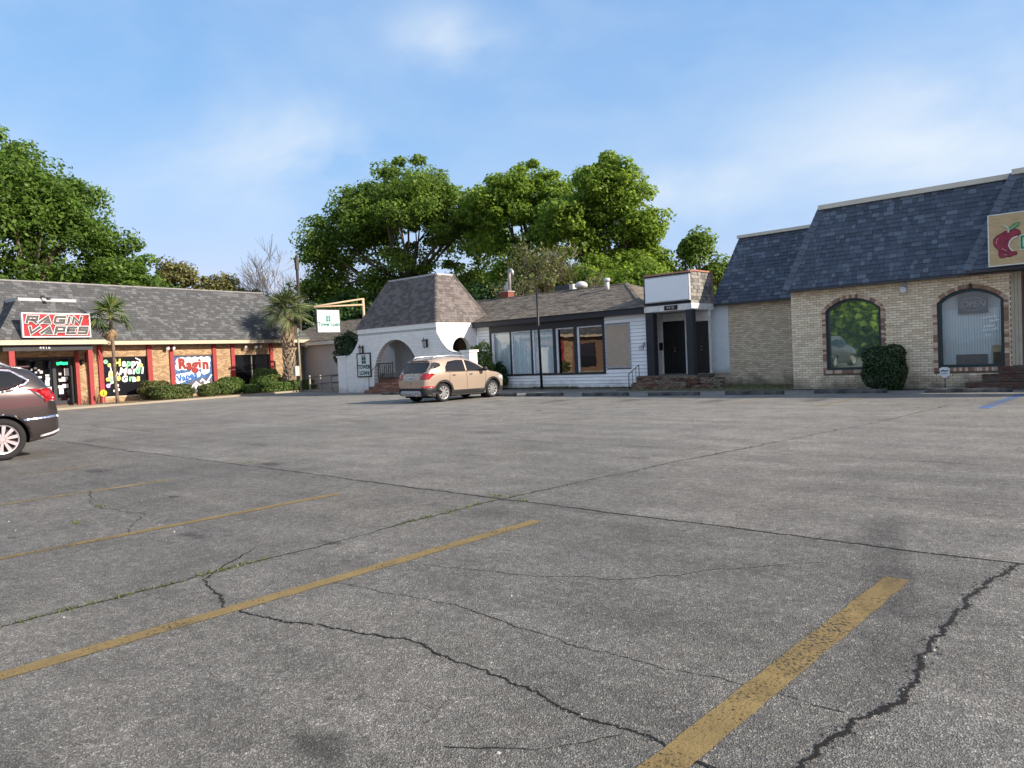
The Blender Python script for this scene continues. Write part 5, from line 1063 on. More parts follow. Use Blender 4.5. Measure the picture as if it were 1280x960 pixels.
puff([(4.05+.2*i,2.15+.06*(i%2)) for i in range(10)]+[(4.0+.2*i,1.85+.05*(i%2)) for i in range(10)]+[(5.75,1.6),(5.6,1.55),(5.05,1.55),(4.9,1.45),(5.15,1.4)],.21,WM,.042); puff([(3.95+.17*i,1.28+.02*i) for i in range(7)]+[(3.95+.17*i,1.05+.05*i) for i in range(6)],.17,WM,.042)
for c_,x,z,s in (('R',4.22,2.0,.78),('a',4.66,1.93,.74),('g',5.02,1.93,.82),('i',5.33,2.0,.66),('n',5.70,1.93,.80)): text(c_,s,RM,v2,(x,.030,z),off=.05,name='painted_letter')
for i,c_ in enumerate('Vapes'): text(c_.upper() if c_ in 'V' else c_,.52,BM,v2,(4.02+.25*i,.026,1.16+.05*i),rot=(R(90),-.2,0),off=.022,name='painted_letter')
for pts in ([(4.6,.45),(4.85,.75),(5.05,.92),(5.25,.75),(5.5,.72),(5.62,.92),(5.45,1.08),(5.32,.95)],[(5.5,.72),(5.75,.9),(5.9,1.1),(6.05,1.3)],[(3.9,.4),(4.0,.58),(4.2,.5)]): MB().ribbon(pts,.085,.034,.040).build('painted_swirl',WM,v2)
puff([(5.05,.66),(5.8,.85)],.12,WM,.040,'painted_dot')
# eave lamps, wall lamp, box, notices
vw=Matrix.Rotation(VR,4,'Z'); 
def vpt(x,y,z): p=vw@Vector((x,y,z)); return (p.x+VO[0],p.y+VO[1],p.z)
fdir=vw@Vector((0,-1,0))
for (x,lb) in ((3.42,'white twin flood lamp under the eave left of the mural'),(8.3,'small white eave lamp above the dark doors'),(9.2,'white twin flood lamp above the dark doors'),(12.9,'twin flood lamp at the far corner of the vape shop')):
    p=vpt(x,-.08 if x<12 else -.3,3.02); floodlight(lb,p[0],p[1],p[2],(fdir.x,fdir.y),'flood lamps under the eaves',x!=8.3)
v3=vthing('wall_lamp','small black wall lamp beside the shop entrance','lamp'); MB().lathe([(0,.14),(.09,.09),(.07,-.1),(0,-.12)],10,(-1.34,-.12,2.30)).build('lamp',BLK,v3,True); bx('back_plate',BLK,v3,-1.40,-1.28,-.04,-.012,2.15,2.42)
v4=vthing('speaker_box','black box speaker high on the brick beside the entrance','speaker'); bx('case',BLK,v4,-1.15,-.95,-.22,-.02,2.30,2.78); bx('grille',M('dark grille',(.05,.05,.05),.8),v4,-1.13,-.97,-.23,-.221,2.34,2.74)
# pavement, bed, plants (the two southern shrubs show in the dark panes of the white building)
sw=MB().box(-20,13.2,-2.9,-.004,-.02,.10).build('sidewalk',CON); sw['kind']='structure'; sw.location=VO; sw.rotation_euler=(0,0,VR)
def vsheet(name,poly,z,mat,jag=.05):
    o=sheet(name,poly,z,mat,jag); o.location=VO; o.rotation_euler=(0,0,VR); return o
vsheet('planting_bed',[(-.9,-2.75),(13.0,-2.75),(13.0,-.1),(-.9,-.1)],.115,MUL)
def vhedge(label,x,y,z,hx,hy,hz,n,mat,leaf=.062,pw=3.2,**k):
    p=vpt(x,y,z); return hedge('clipped_shrub',label,p,(hx,hy,hz),n,leaf,mat,pw,VR,group='clipped shrubs in the bed',**k)
vhedge('wide clipped shrub below the mural, olive green with a boxy top',2.4,-1.85,.48,1.08,.52,.38,4200,OLV,pw=5)
vhedge('reddish bronze shrub behind the wide clipped shrub',2.0,-.95,.66,.85,.42,.46,2800,RUST)
vhedge('small rounded shrub under the right half of the mural',4.6,-1.85,.45,.58,.45,.36,1900,OLV,pw=2.6)
vhedge('dark tall shrub left of the dark doors',6.2,-1.45,.60,.82,.5,.48,3000,MIDG)
vhedge('low shrub at the kerb in front of the dark tall shrub',7.1,-2.25,.33,.48,.38,.30,1700,MIDG,pw=2.6)
vhedge('tallest round shrub in front of the dark doors',8.75,-1.5,.90,.85,.6,.66,3200,MIDG,pw=2.5)
vhedge('long low hedge at the foot of the fat palm',9.85,-2.3,.36,1.75,.42,.34,4000,MIDG,pw=5)
hedge('clipped_shrub','low hedge before the south end of the vape shop, mirrored in the dark panes',vpt(-9.5,-1.6,.5),(2.2,.5,.5),2500,.08,OLV,5,VR)
ysn=thing('yard_sign','round yellow security sign on a stake by the red post','sign',vpt(-1.28,-1.95,0)); p=Vector(vpt(-1.28,-1.95,0)); MB().tube([p,p+Vector((0,0,.5))],.015,6).build('stake',GALV,ysn)
m=MB(); m.lathe([(0,0),(.17,0),(.17,.02),(0,.02)],20,(p.x+.02,p.y,.66),'x'); m.build('disc',M('yellow sign paint',(.75,.48,.02),.5,.08,3),ysn); m=MB(); m.box(p.x+.041,p.x+.046,p.y-.015,p.y+.015,.60,.74); m.box(p.x+.041,p.x+.046,p.y-.06,p.y+.06,.57,.595); m.build('print',M('black print',(.03,.03,.03)),ysn)
m=MB(); 
for _ in range(70):
    a=random.uniform(0,6.28); b=random.uniform(.2,.7); q=Vector(vpt(-1.05+random.gauss(0,.18),-.5+random.gauss(0,.12),.1)); m.tube([q,q+Vector((math.cos(a)*.12,math.sin(a)*.12,b*.6)),q+Vector((math.cos(a)*.3,math.sin(a)*.3,b))],[.008,.006,.003],4)
o=thing('bare_bush','leafless reddish bush against the brick beside the entrance','shrub',vpt(-1.05,-.5,0)); m.build('stem',M('red twig',(.16,.07,.05),.9),o)
# ------------------------------------------------------------ trees
BARK=M('grey brown bark',(.13,.105,.085),.95,.35,7,.9,30,stretch=(3,3,.6))
def tree(name,label,base,crowns,nclump,nleaf,leaf,mat,tr,clump_r=1.0,seed=0,limbs=16,hollow=.42,group=None):
    g=np.random.default_rng(seed); o=thing(name,label,'tree',(base[0],base[1],0),group=group); nclump=int(nclump*1.6)
    vol=np.array([c[1][0]*c[1][1]*c[1][2] for c in crowns])**.67; cs=[]
    for i in g.choice(len(crowns),nclump,p=vol/vol.sum()):
        c,r=crowns[i]; d=g.normal(0,1,3); d/=np.linalg.norm(d); d[2]=abs(d[2])*1.0 if g.random()<.62 else d[2]
        cs.append(np.array(c)+d*np.array(r)*g.uniform(hollow,1.0)*g.uniform(.86,1.06))
    cs=np.array(cs); nleaf=int(nleaf*2.6); k=g.integers(0,nclump,nleaf); csz=clump_r*1.12*g.uniform(.5,1.4,nclump)
    d=g.normal(0,1,(nleaf,3)); d/=np.linalg.norm(d,axis=1)[:,None]; rad=g.uniform(.35,1.08,nleaf)**.6
    flat_=np.array([1,1,.62]); P=cs[k]+d*flat_*(csz[k]*rad)[:,None]
    nr=d*.8; nr[:,2]+=.75; V,Q=leaf_cloud(P,nr,leaf*.86,.6,.62)
    ok=P[:,2]>.3
    V=V.reshape(-1,4,3)[ok].reshape(-1,3); Q=np.arange(len(V)).reshape(-1,4)
    mesh_np('crown',V,Q,mat,o)
    m=MB(); cc=np.mean([c[0] for c in crowns],axis=0); b=Vector((base[0],base[1],0)); top=Vector(cc)
    fork=b.lerp(Vector((top.x,top.y,top.z)),.42); m.tube([b,b.lerp(fork,.5)+Vector((g.normal(0,.15),g.normal(0,.15),0)),fork],[tr*1.25,tr,tr*.85],9)
    ends=cs[g.choice(nclump,min(limbs,nclump),replace=False)]
    lead=fork.lerp(top,.8); m.tube([fork,lead],[tr*.7,tr*.35],7)
    for e in ends:
        e=Vector(e); s=fork.lerp(lead,g.uniform(0,.8)); mid=s.lerp(e,.5)+Vector((g.normal(0,.4),g.normal(0,.4),g.uniform(.1,.9)))
        m.tube([s,s.lerp(mid,.6)+Vector((0,0,.2)),mid,e],[tr*.42,tr*.3,tr*.2,tr*.07],6)
        for _ in range(2):
            e2=Vector(cs[np.argsort(((cs-np.array(e))**2).sum(1))[g.integers(1,5)]]); m.tube([mid,mid.lerp(e2,.6)+Vector((0,0,.15)),e2],[tr*.16,tr*.1,tr*.04],5)
    m.build('trunk',BARK,o,True); return o
G1=leaf_mat('oak leaf',(.14,.24,.035),(.19,.28,.045),.4,.6); G2=leaf_mat('bright spring leaf',(.18,.30,.03),(.24,.34,.05),.4,.6); G3=leaf_mat('deep oak leaf',(.11,.21,.035),(.16,.26,.045),.4,.6); G4=leaf_mat('yellow green leaf',(.16,.15,.05),(.20,.20,.06),.4,.3); G5=leaf_mat('understory leaf',(.035,.08,.02),(.06,.12,.025),.4,.3)
tree('oak_tree','huge dark green oak behind the vape shop roof',(-61,14),[((-60.5,10.5,12),(6,6,7.4)),((-60,15.0,12.3),(4.6,4.6,6.4)),((-60,18.2,10.8),(4.0,4.0,5.6)),((-59.5,21.6,7.8),(3.6,3.5,4.2)),((-58.5,23.6,5.6),(2.4,2.2,2.6)),((-57,11,5.5),(3,10,3.2))],330,42000,.17,G3,.55,1.15,1,24)
tree('oak_tree','broad dark oak behind the entrance tower with a rounded crown',(-51.5,42),[((-50.5,42,13.0),(5.4,5.4,6.6)),((-55.4,38.3,10.6),(3.3,3.3,4.4)),((-56.2,37.4,7.4),(2.5,2.5,2.8)),((-46.7,45.6,11.5),(3.2,3.2,4.4)),((-45.0,46.8,13.2),(2.6,2.6,3.6)),((-52,41,6.5),(4.3,4.3,3.0)),((-46.5,45.5,7),(3.2,3.2,2.6)),((-52.9,40.0,13.6),(2.8,2.8,3.2)),((-48.4,43.8,15),(2.4,2.4,2.6))],300,40000,.165,G1,.42,1.05,2,26)
tree('maple_tree','tall bright green tree behind the middle of the shingle roof',(-38.5,44),[((-38.8,44,12.4),(3.1,3.1,4.8)),((-40.4,42.4,13),(1.8,1.8,2.3)),((-36.4,45.8,10.6),(2.7,2.7,3.4)),((-38.2,43.2,7.3),(3,3,2.4)),((-35.4,45.4,12.6),(1.9,1.9,2.3)),((-42.0,42.8,12),(1.9,1.9,3.2))],170,22000,.16,G2,.36,.85,3,18)
tree('maple_tree','tallest bright green tree with a leaning limb behind the blank sign',(-31,44),[((-30.2,44.2,11.8),(2.7,2.7,3.5)),((-29,45,9.6),(1.8,1.8,2.3)),((-32.8,42.2,10.0),(2.5,2.5,3.2)),((-30.3,43.6,6.4),(3,3,2.4)),((-28.3,45.4,7),(1.6,1.6,1.8)),((-31,43.6,13.4),(1.5,1.5,1.6))],180,24000,.155,G2,.34,.8,4,18)
tree('small_tree','small thin green tree beside the recessed slate roof',(-25.6,48.4),[((-26.3,47.8,8.2),(1.1,1.1,1.8)),((-25.2,48.6,6.4),(1.2,1.2,1.5)),((-27.4,46.9,5.8),(1.2,1.2,1.5))],60,5200,.15,G1,.18,.6,5,10)
tree('yellow_tree','low yellowish green tree past the right end of the huge oak',(-64,30),[((-64,28.1,8.6),(2.0,2.0,2.7)),((-63.5,31.2,8.1),(2.0,2.2,2.2)),((-63.5,34.4,7.3),(1.4,1.8,1.8))],95,5000,.15,G4,.2,.7,6,14)
tree('understory_tree','dark leafy tree low behind the hanging sign',(-50,38),[((-52,36.5,4.6),(4,3,3)),((-48,38.5,4.4),(4,3,3)),((-57,34,4.6),(3,2.4,2.6))],100,12000,.16,G5,.2,.9,7,8)
tree('understory_tree','bushy tree behind the chimney',(-37,39.5),[((-37.5,39,4.8),(2.6,2.2,2.2)),((-34.5,40,5),(3,2.2,2.4))],70,8000,.15,G5,.2,.8,8,8)
tree('understory_tree','bright low tree beside the white vent pipe',(-27.5,40),[((-29.5,39.5,5),(2.8,2.2,2.2)),((-26.2,41,4.8),(2.4,2.2,2.2)),((-23.6,43,3.8),(1.6,1.6,1.6))],90,10000,.15,G2,.2,.8,9,8)
def twigs(name,label,base,h,spread,n,mat,leafmat=None,seed=3,nleaf=0,trunks=1):
    g=random.Random(seed); o=thing(name,label,'tree',(base[0],base[1],0)); m=MB(); tips=[]
    def grow(p,d,ln,r,lev):
        q=p+d*ln; mid=p.lerp(q,.5)+Vector((g.gauss(0,.06),g.gauss(0,.06),g.gauss(0,.03)))*ln; r=max(r,.022); m.tube([p,mid,q],[r,r*.85,r*.7],5 if lev<2 else 3,cap=False)
        if lev>=5: tips.append(q); return
        for _ in range(3 if lev<2 else n):
            nd_=(d+Vector((g.gauss(0,spread),g.gauss(0,spread),g.uniform(-.05,.5)))).normalized(); grow(p.lerp(q,g.uniform(.55,1)),nd_,ln*g.uniform(.62,.85),r*.58,lev+1)
            tips.append(q)
    for _ in range(trunks): grow(Vector((base[0]+g.gauss(0,.2)*(trunks-1),base[1]+g.gauss(0,.2)*(trunks-1),0)),Vector((g.gauss(0,.08),g.gauss(0,.08),1)).normalized(),h*.28,h*.013,0)
    m.build('trunk',mat,o)
    if nleaf:
        T=np.array([tuple(t) for t in tips]); k=rng.integers(0,len(T),nleaf); P=T[k]+rng.normal(0,.22,(nleaf,3)); V,Q=leaf_cloud(P,rng.normal(0,1,(nleaf,3))+np.array([0,0,.6]),.10); mesh_np('crown',V,Q,leafmat,o)
    return o
twigs('bare_tree','leafless pale twiggy tree left of the fat palm crown',(-70,42.2),16.5,.42,4,M('pale bare twig',(.44,.41,.37),.9,.15,3),seed=5)
twigs('bare_tree','brown half bare twiggy tree behind the black pole',(-31.3,36.6),11.8,.56,3,M('brown bare twig',(.30,.25,.18),.9,.2,3),leaf_mat('sparse new leaf',(.16,.16,.05),(.12,.16,.04)),seed=8,nleaf=5200,trunks=2)
dp=thing('utility_pole','dark wooden pole stub rising behind the fat palm','pole',(-52,32.3,0)); MB().tube([(-52,32.3,0),(-52,32.3,10.2)],[.13,.11],8).build('shaft',M('dark pole wood',(.06,.045,.035),.9,.3,6),dp); MB().tube([(-52,32.3,9.1),(-52,32.3,9.9)],.17,8).build('transformer',M('dark grey can',(.08,.075,.07),.6),dp)
mp_=thing('metal_pole','weathered thin metal pole beside the fat palm','pole',(-41.0,25.3,0)); MB().tube([(-41,25.3,0),(-41.05,25.3,3.9)],[.07,.06],8).build('shaft',M('weathered pole',(.26,.25,.20),.7,.2,6),mp_,True); bx('meter_box',M('pale meter box',(.45,.44,.40),.6),mp_,-41.1,-40.9,24.9,25.2,1.0,1.6)
for i,(lb,b,c,n_,mt) in enumerate((('big green tree across the road, mirrored in the left arched window',(-38,-34),[((-38,-34,5),(9,4,6.5)),((-48,-32,5),(7,4,6)),((-43,-34,9),(6,4,5))],170,G4),('green tree line across the road, mirrored in the left arched window',(-28,-35),[((-29,-34,4),(5,3,4.2)),((-27.5,-35,8.5),(4.5,3.5,4.6)),((-25.5,-34,3),(2.5,2.5,3))],170,G2),('dark green tree across the road behind the parking lot',(-60,-30),[((-60,-30,8),(8,7,7))],110,G1))):
    tree('roadside_tree',lb,b,c,n_,15000,.50,mt,.4,1.7,20+i,10,.05)
# climbing shrub and bushes by the tower
hedge('climbing_shrub','dark leafy shrub behind the left swept wing wall of the tower',(-35.5,25.0,2.35),(.95,.45,.95),3400,.07,DKG,2.3,rough=.14)
hedge('green_bush','green bush behind the right pier of the tower',(-25.75,25.7,1.2),(.68,.5,1.0),3000,.065,MIDG,2.5,rough=.12)
hedge('dark_bush','low dark bush at the left corner of the window band',(-25.3,26.45,.6),(.42,.28,.6),1500,.07,DKG,2.3,rough=.14)
# ------------------------------------------------------------ palms
def fan_mesh(name,n,ln,spread,wd,droop,mat):
    V=[];F=[]
    for i in range(n):
        a=-spread/2+spread*i/(n-1)+random.gauss(0,.02); l=ln*(1-.28*abs(i/(n-1)-.5)*2)*random.uniform(.9,1.05); d=droop*random.uniform(.7,1.4); b=len(V); k=4
        for j in range(k+1):
            t=j/k; r=l*t; w=wd*(.35+1.3*t if t<.45 else 1.7*(1-t)+.02); z=-d*t*t*l+.03*math.sin(a*5); ca,sa=math.cos(a),math.sin(a)
            V+= [(r*ca-w*-sa*-1,r*sa-w*ca,z-.02*w),(r*ca,r*sa,z+w*.45),(r*ca+w*-sa,r*sa+w*ca,z-.02*w)]
        for j in range(k):
            q=b+3*j; F+= [(q,q+1,q+4,q+3),(q+1,q+2,q+5,q+4)]
    me=bpy.data.meshes.new(name); me.from_pydata(V,[],F); me.materials.append(mat); return me
def palm(label,base,h,r,nf,ln,mats,lean=(0,0),boots=False,pet=.6,seed=1,dead=0,kind='fan_palm',leaflets=26,wd=.03,droop=.35):
    g=random.Random(seed); o=thing(kind,label,'palm tree',(base[0],base[1],0)); b=Vector((base[0],base[1],0.05)); t=b+Vector((lean[0],lean[1],h))
    tm=M('palm boot bark' if boots else 'slim palm bark',(.30,.235,.165) if boots else (.12,.095,.075),.95,.35,6,.8,30,alt=(.20,.15,.10)); pts=[b.lerp(t,i/10)+Vector((math.sin(i)*.015,math.cos(i)*.015,0)) for i in range(11)]
    MB().tube(pts,[r*1.15]+[r]*6+[r*1.02,r*1.1,r*1.1,r*.7],12).build('trunk',tm,o,True)
    if boots:
        m=MB(); i=0; z=.3
        while z<h-.05:
            a=i*2.399; c=b.lerp(t,z/h); d=Vector((math.cos(a),math.sin(a),0)); s=Vector((-d.y,d.x,0)); p=c+d*r*.86
            ll=random.uniform(.26,.42); w=.075; e=p+d*random.uniform(.10,.2)+Vector((0,0,ll)); m.add([p-s*w*1.3,p+s*w*1.3,p+d*.07+s*w*1.2+Vector((0,0,.04)),p+d*.07-s*w*1.2+Vector((0,0,.04)),e-s*w*.55,e+s*w*.55,e+s*w*.5+d*.03,e-s*w*.5+d*.03],[(0,1,2,3),(0,4,5,1),(1,5,6,2),(2,6,7,3),(3,7,4,0),(7,6,5,4)]); z+=.027; i+=1
        stuff(m.build('leaf_boots',M('pale leaf boot',(.40,.32,.23),.9,.3,6,.5,30,island=.35,alt=(.30,.22,.15)),o))
    fans=[fan_mesh('frond',leaflets,ln,R(250),wd,droop*f,mats[0]) for f in (.6,1,1.5)]; dm=fan_mesh('dead_frond',12,ln*.8,R(120),wd*1.2,1.2,mats[-1])
    pm=bpy.data.meshes.new('petiole'); q=MB().tube([(0,0,0),(pet*.55,0,.03),(pet,0,0)],[.028,.018,.012],5); pm.from_pydata(q.v,[],q.f); pm.materials.append(mats[1])
    for i in range(nf+dead):
        dd=i>=nf; a=i*2.399+g.gauss(0,.15); el=(R(84)-R(118)*((i+.5)/nf)**1.25) if not dd else R(g.uniform(-80,-60)); el+=g.gauss(0,.07)
        mw=Matrix.Translation(t+Vector((0,0,.08)))@Matrix.Rotation(a,4,'Z')@Matrix.Rotation(-el,4,'Y')@Matrix.Rotation(g.gauss(0,.35),4,'X')
        f=inst('frond' if not dd else 'dead_frond',dm if dd else fans[g.randrange(3)],o,mw@Matrix.Translation((pet,0,0))@Matrix.Rotation(R(g.uniform(8,28)),4,'Y')); pp=bpy.data.objects.new('petiole',pm); COL.objects.link(pp); pp.parent=f; pp.matrix_local=(Matrix.Translation((pet,0,0))@Matrix.Rotation(R(15),4,'Y')).inverted()
    return o
PF=M('palm frond green',(.13,.18,.065),.5,.2,3,island=.3,alt=(.19,.22,.09),trans=.35); PF2=M('windmill frond green',(.07,.15,.035),.5,.2,3,island=.3,alt=(.16,.19,.045),trans=.35); DEAD=M('dead frond tan',(.38,.26,.14),.8,.2,5)
PST=M('petiole green',(.22,.24,.09),.6)
p=vpt(10.2,-1.95,0); palm('fat cabbage palm with a shaggy criss-cross trunk at the shop corner',p,4.75,.30,28,1.15,(PF,PST,DEAD),boots=True,pet=.85,seed=2,dead=2,leaflets=34,wd=.036,droop=.32)
p=vpt(-.50,-1.75,0); palm('slim windmill palm in front of the painted window',p,4.30,.085,13,.85,(PF2,PST,DEAD),lean=(.1,-.12),pet=.62,seed=4,dead=1,kind='fan_palm',leaflets=20,wd=.058,droop=.3)
# ------------------------------------------------------------ vehicles
RUB=M('tyre rubber',(.018,.018,.019),.85,.2,20,.3,60); ALLOY=M('silver alloy',(.62,.62,.63),.28,.06,4,metal=.75); CHR=M('chrome',(.75,.75,.77),.12,.03,3,metal=1); PLB=M('black plastic',(.02,.02,.022),.6,.15,10); CG=glass('car glass',(.006,.007,.008),.05,0); TL=M('red tail lamp',(.35,.008,.012),.12,.15,10,coat=1); LIN=M('wheel well black',(.006,.006,.006),.95); SIL=M('silver plastic',(.38,.38,.39),.4)
def interp(P,x):
    xs=[p[0] for p in P]; ys=[p[1] for p in P]; return float(np.interp(x,xs,ys))
def smooth_prof(P,n=160):
    xs=np.array([p[0] for p in P]); ys=np.array([p[1] for p in P]); d=np.gradient(ys,xs); t=np.linspace(xs[0],xs[-1],n); i=np.clip(np.searchsorted(xs,t)-1,0,len(xs)-2); h=xs[i+1]-xs[i]; s=(t-xs[i])/h
    m=np.diff(ys)/np.diff(xs); dd=np.zeros(len(xs)); 
    for k in range(1,len(xs)-1): dd[k]=0 if m[k-1]*m[k]<=0 else 2*m[k-1]*m[k]/(m[k-1]+m[k])
    dd[0]=m[0]; dd[-1]=m[-1]
    y=(2*s**3-3*s**2+1)*ys[i]+(s**3-2*s**2+s)*h*dd[i]+(-2*s**3+3*s**2)*ys[i+1]+(s**3-s**2)*h*dd[i+1]; return list(zip(t,y))
def car(name,label,loc,rz,S):
    o=thing(name,label,S['cat'],loc,rz,wc=False); Ln,Wd=S['L'],S['W']; top=smooth_prof(S['top']); pl=smooth_prof(S['plan']); bot=S['bot']; belt=S['belt']
    stx=np.unique(np.concatenate([np.linspace(0,.5,22),np.linspace(.5,Ln-.6,46),np.linspace(Ln-.6,Ln,20)])); V=[];F=[]; NP=20
    for x in stx:
        zt=interp(top,x); hw=interp(pl,x)*Wd/2; zb=interp(bot,x); bz=interp(belt,x); half=[]
        gh=zt-bz
        def side(z): 
            u=(z-zb)/max(.05,bz-zb); return hw*(.93+.07*math.sin(min(1,max(0,u))*math.pi*.62+.35) if u<1 else .97)
        zs_=min(bz,zt-.09)
        for i in range(9): 
            t=i/8; z=zb+(zs_-zb)*t; half.append((side(z)-(.03 if i==0 else 0),z))
        y0=half[-1][0]
        if gh>.12:
            tum=S.get('tum',.36); y1=y0-.02-(zt-.07-bz)*tum
            for i in range(1,6): t=i/5; half.append((y0+(y1-y0)*t-.02*math.sin(t*math.pi)*-1*.6,bz+(zt-.07-bz)*t))
            for i,(fy,fz) in enumerate(((.94,-.035),(.82,-.012),(.6,-.003),(.3,0),(0,.003))): half.append((y1*fy,zt+fz))
        else:
            for i in range(1,11): 
                a=i/10*math.pi/2; half.append((y0*(1-(1-math.cos(a))**1.0*1.0) if False else y0*math.cos(a)**.55 if i<10 else 0, zs_+(zt-zs_)*math.sin(a)**.9))
        half=[(max(0,y),z) for y,z in half]
        ringp=[(0,zb)]+half; V.append([(x,y,z) for y,z in ringp]+[(x,-y,z) for y,z in reversed(ringp[1:-1])])
    n=len(V[0]); vv=[p for r_ in V for p in r_]
    for i in range(len(V)-1):
        for j in range(n): F.append((i*n+j,i*n+(j+1)%n,(i+1)*n+(j+1)%n,(i+1)*n+j))
    F.append(tuple(range(n))); F.append(tuple((len(V)-1)*n+j for j in reversed(range(n))))
    bm=bmesh.new(); bv=[bm.verts.new(p) for p in vv]
    for f in F:
        try: bm.faces.new([bv[i] for i in f])
        except ValueError: pass
    bmesh.ops.recalc_face_normals(bm,faces=bm.faces); bvh=BVHTree.FromBMesh(bm)
    me=bpy.data.meshes.new('body'); bm.to_mesh(me); bm.free(); paint=S['paint']; me.materials.append(paint); me.materials.append(LIN); me.polygons.foreach_set('use_smooth',[True]*len(me.polygons))
    body=bpy.data.objects.new('body',me); COL.objects.link(body)
    # cut the wheel wells
    cut=MB()
    for ax in S['axles']:
        for s in (-1,1): cut.tube([(ax,s*(Wd/2-.32),S['r']+.0),(ax,s*(Wd/2+.3),S['r'])],S['r']+S.get('gap',.06),28)
    cme=bpy.data.meshes.new('cut'); cme.from_pydata(cut.v,[],cut.f); cme.materials.append(paint); cme.materials.append(LIN); cme.polygons.foreach_set('material_index',[1]*len(cme.polygons)); co=bpy.data.objects.new('cut',cme); COL.objects.link(co)
    md=body.modifiers.new('b','BOOLEAN'); md.operation='DIFFERENCE'; md.object=co; md.solver='EXACT'
    bpy.context.view_layer.update(); dg=bpy.context.evaluated_depsgraph_get(); nm=bpy.data.meshes.new_from_object(body.evaluated_get(dg)); body.modifiers.clear(); body.data=nm; bpy.data.objects.remove(co); body.parent=o
    try: nm.set_sharp_from_angle(angle=R(38))
    except Exception: pass
    def patch(nm_,poly,axis,mat,off=.006,par=body,step=.07,label=None,both=False,s=1):
        for sg_ in ((s,-s) if both else (s,)):
            mb=MB()
            xs=[p[0] for p in poly]; ys=[p[1] for p in poly]; pts=[]; 
            k=len(poly)
            for a,b in zip(poly,poly[1:]+poly[:1]):
                L_=math.hypot(b[0]-a[0],b[1]-a[1]); q=max(1,int(L_/step)); pts+=[(a[0]+(b[0]-a[0])*i/q,a[1]+(b[1]-a[1])*i/q) for i in range(q)]
            nb=len(pts); 
            gx=np.arange(min(xs)+step/2,max(xs),step); gy=np.arange(min(ys)+step/2,max(ys),step)
            allp=[Vector(p) for p in pts]+[Vector((a,b)) for a in gx for b in gy]
            r_=delaunay_2d_cdt(allp,[],[list(range(nb))],1,1e-5); hit=[]
            for p in r_[0]:
                if axis=='side': h=bvh.ray_cast(Vector((p.x,sg_*4,p.y)),Vector((0,-sg_,0)))
                elif axis=='rear': h=bvh.ray_cast(Vector((-4,p.x,p.y)),Vector((1,0,0)))
                else: h=bvh.ray_cast(Vector((p.x,p.y,6)),Vector((0,0,-1)))
                if h[0] is None: hit.append(None)
                else: hit.append((h[0]+h[1]*off, h[0]-h[1]*.01))
            idx={};vsx=[]
            for i,h in enumerate(hit):
                if h: idx[i]=len(vsx); vsx.append(h[0])
            fs=[tuple(idx[i] for i in f) for f in r_[2] if all(i in idx for i in f)]
            # skirt so that the piece has an edge
            ec={}
            for f in r_[2]:
                if not all(i in idx for i in f): continue
                for a,b in zip(f,list(f[1:])+[f[0]]): ec[(min(a,b),max(a,b))]=ec.get((min(a,b),max(a,b)),0)+1
            for (a,b),c_ in ec.items():
                if c_==1: k0=len(vsx); vsx+= [hit[a][1],hit[b][1]]; fs.append((idx[a],idx[b],k0+1,k0))
            want_=Vector((0,sg_,0)) if axis=='side' else Vector((-1,0,0)) if axis=='rear' else Vector((0,0,1)); f2=[]
            for f in fs:
                a_,b_,c_=(Vector(vsx[q]) for q in f[:3]); f2.append(f if (b_-a_).cross(c_-a_).dot(want_)>=0 else tuple(reversed(f)))
            fs=f2; mb.add(vsx,fs); ro=mb.build(nm_,mat,par,True,label)
        return ro
    # wheels
    rr=S['r']; tw=S.get('tw',.225); ns=S.get('spokes',10)
    def wheel(ax,s):
        w=bpy.data.objects.new('wheel',None); COL.objects.link(w); w.parent=o; w.location=(ax,s*(Wd/2-tw/2-.035),rr); w.rotation_euler=(0,random.uniform(0,1),0)
        t=MB(); ri=S['rim']; t.lathe([(ri-.01,-tw*.42),(ri+.02,-tw/2),(rr-.035,-tw/2),(rr-.006,-tw*.36),(rr,-tw*.2),(rr,tw*.2),(rr-.006,tw*.36),(rr-.035,tw/2),(ri+.02,tw/2),(ri-.01,tw*.42)],40,(0,0,0),'y'); t.build('tyre',RUB,w,True)
        m=MB(); yo=s*tw*.40; m.lathe([(ri-.012,yo+s*.012),(ri-.03,yo+s*.008),(ri-.04,yo-s*.02),(ri-.045,-s*tw*.4)],40,(0,0,0),'y'); m.lathe([(0,yo+s*.0),(.045,yo),(.06,yo-s*.012),(.07,yo-s*.04)],20,(0,0,0),'y')
        for i in range(ns):
            a=2*math.pi*i/ns; sp=S.get('spw',.05); dx,dz=math.cos(a),math.sin(a); px,pz=-dz,dx; p0=.05;p1=ri-.03
            vs=[]
            for yy in (yo,yo-s*.05):
                for r_,wd_ in ((p0,sp*.55),(p1,sp*.9)): vs+= [(dx*r_+px*wd_/2,yy-s*.012*(r_<.1)*0,dz*r_+pz*wd_/2),(dx*r_-px*wd_/2,yy,dz*r_-pz*wd_/2)]
            m.add(vs,[(0,2,3,1),(4,5,7,6),(0,4,6,2),(1,3,7,5),(2,6,7,3)])
        m.build('rim',ALLOY,w); MB().lathe([(0,yo-s*.07),(ri-.04,yo-s*.07)],24,(0,0,0),'y').build('brake',M('dark brake',(.03,.03,.03),.6,metal=.3),w)
    for ax in S['axles']:
        for s in (-1,1): wheel(ax,s)
    S['detail'](o,body,patch); return o
COPPER=M('tan metallic paint',(.41,.32,.245),.28,.04,2,metal=.25,coat=.8,spec=.5); BROWN=M('dark brown metallic paint',(.052,.043,.042),.24,.06,2,metal=.45,coat=1); WCAR=M('white car paint',(.75,.76,.77),.3,.03,2,coat=.6)
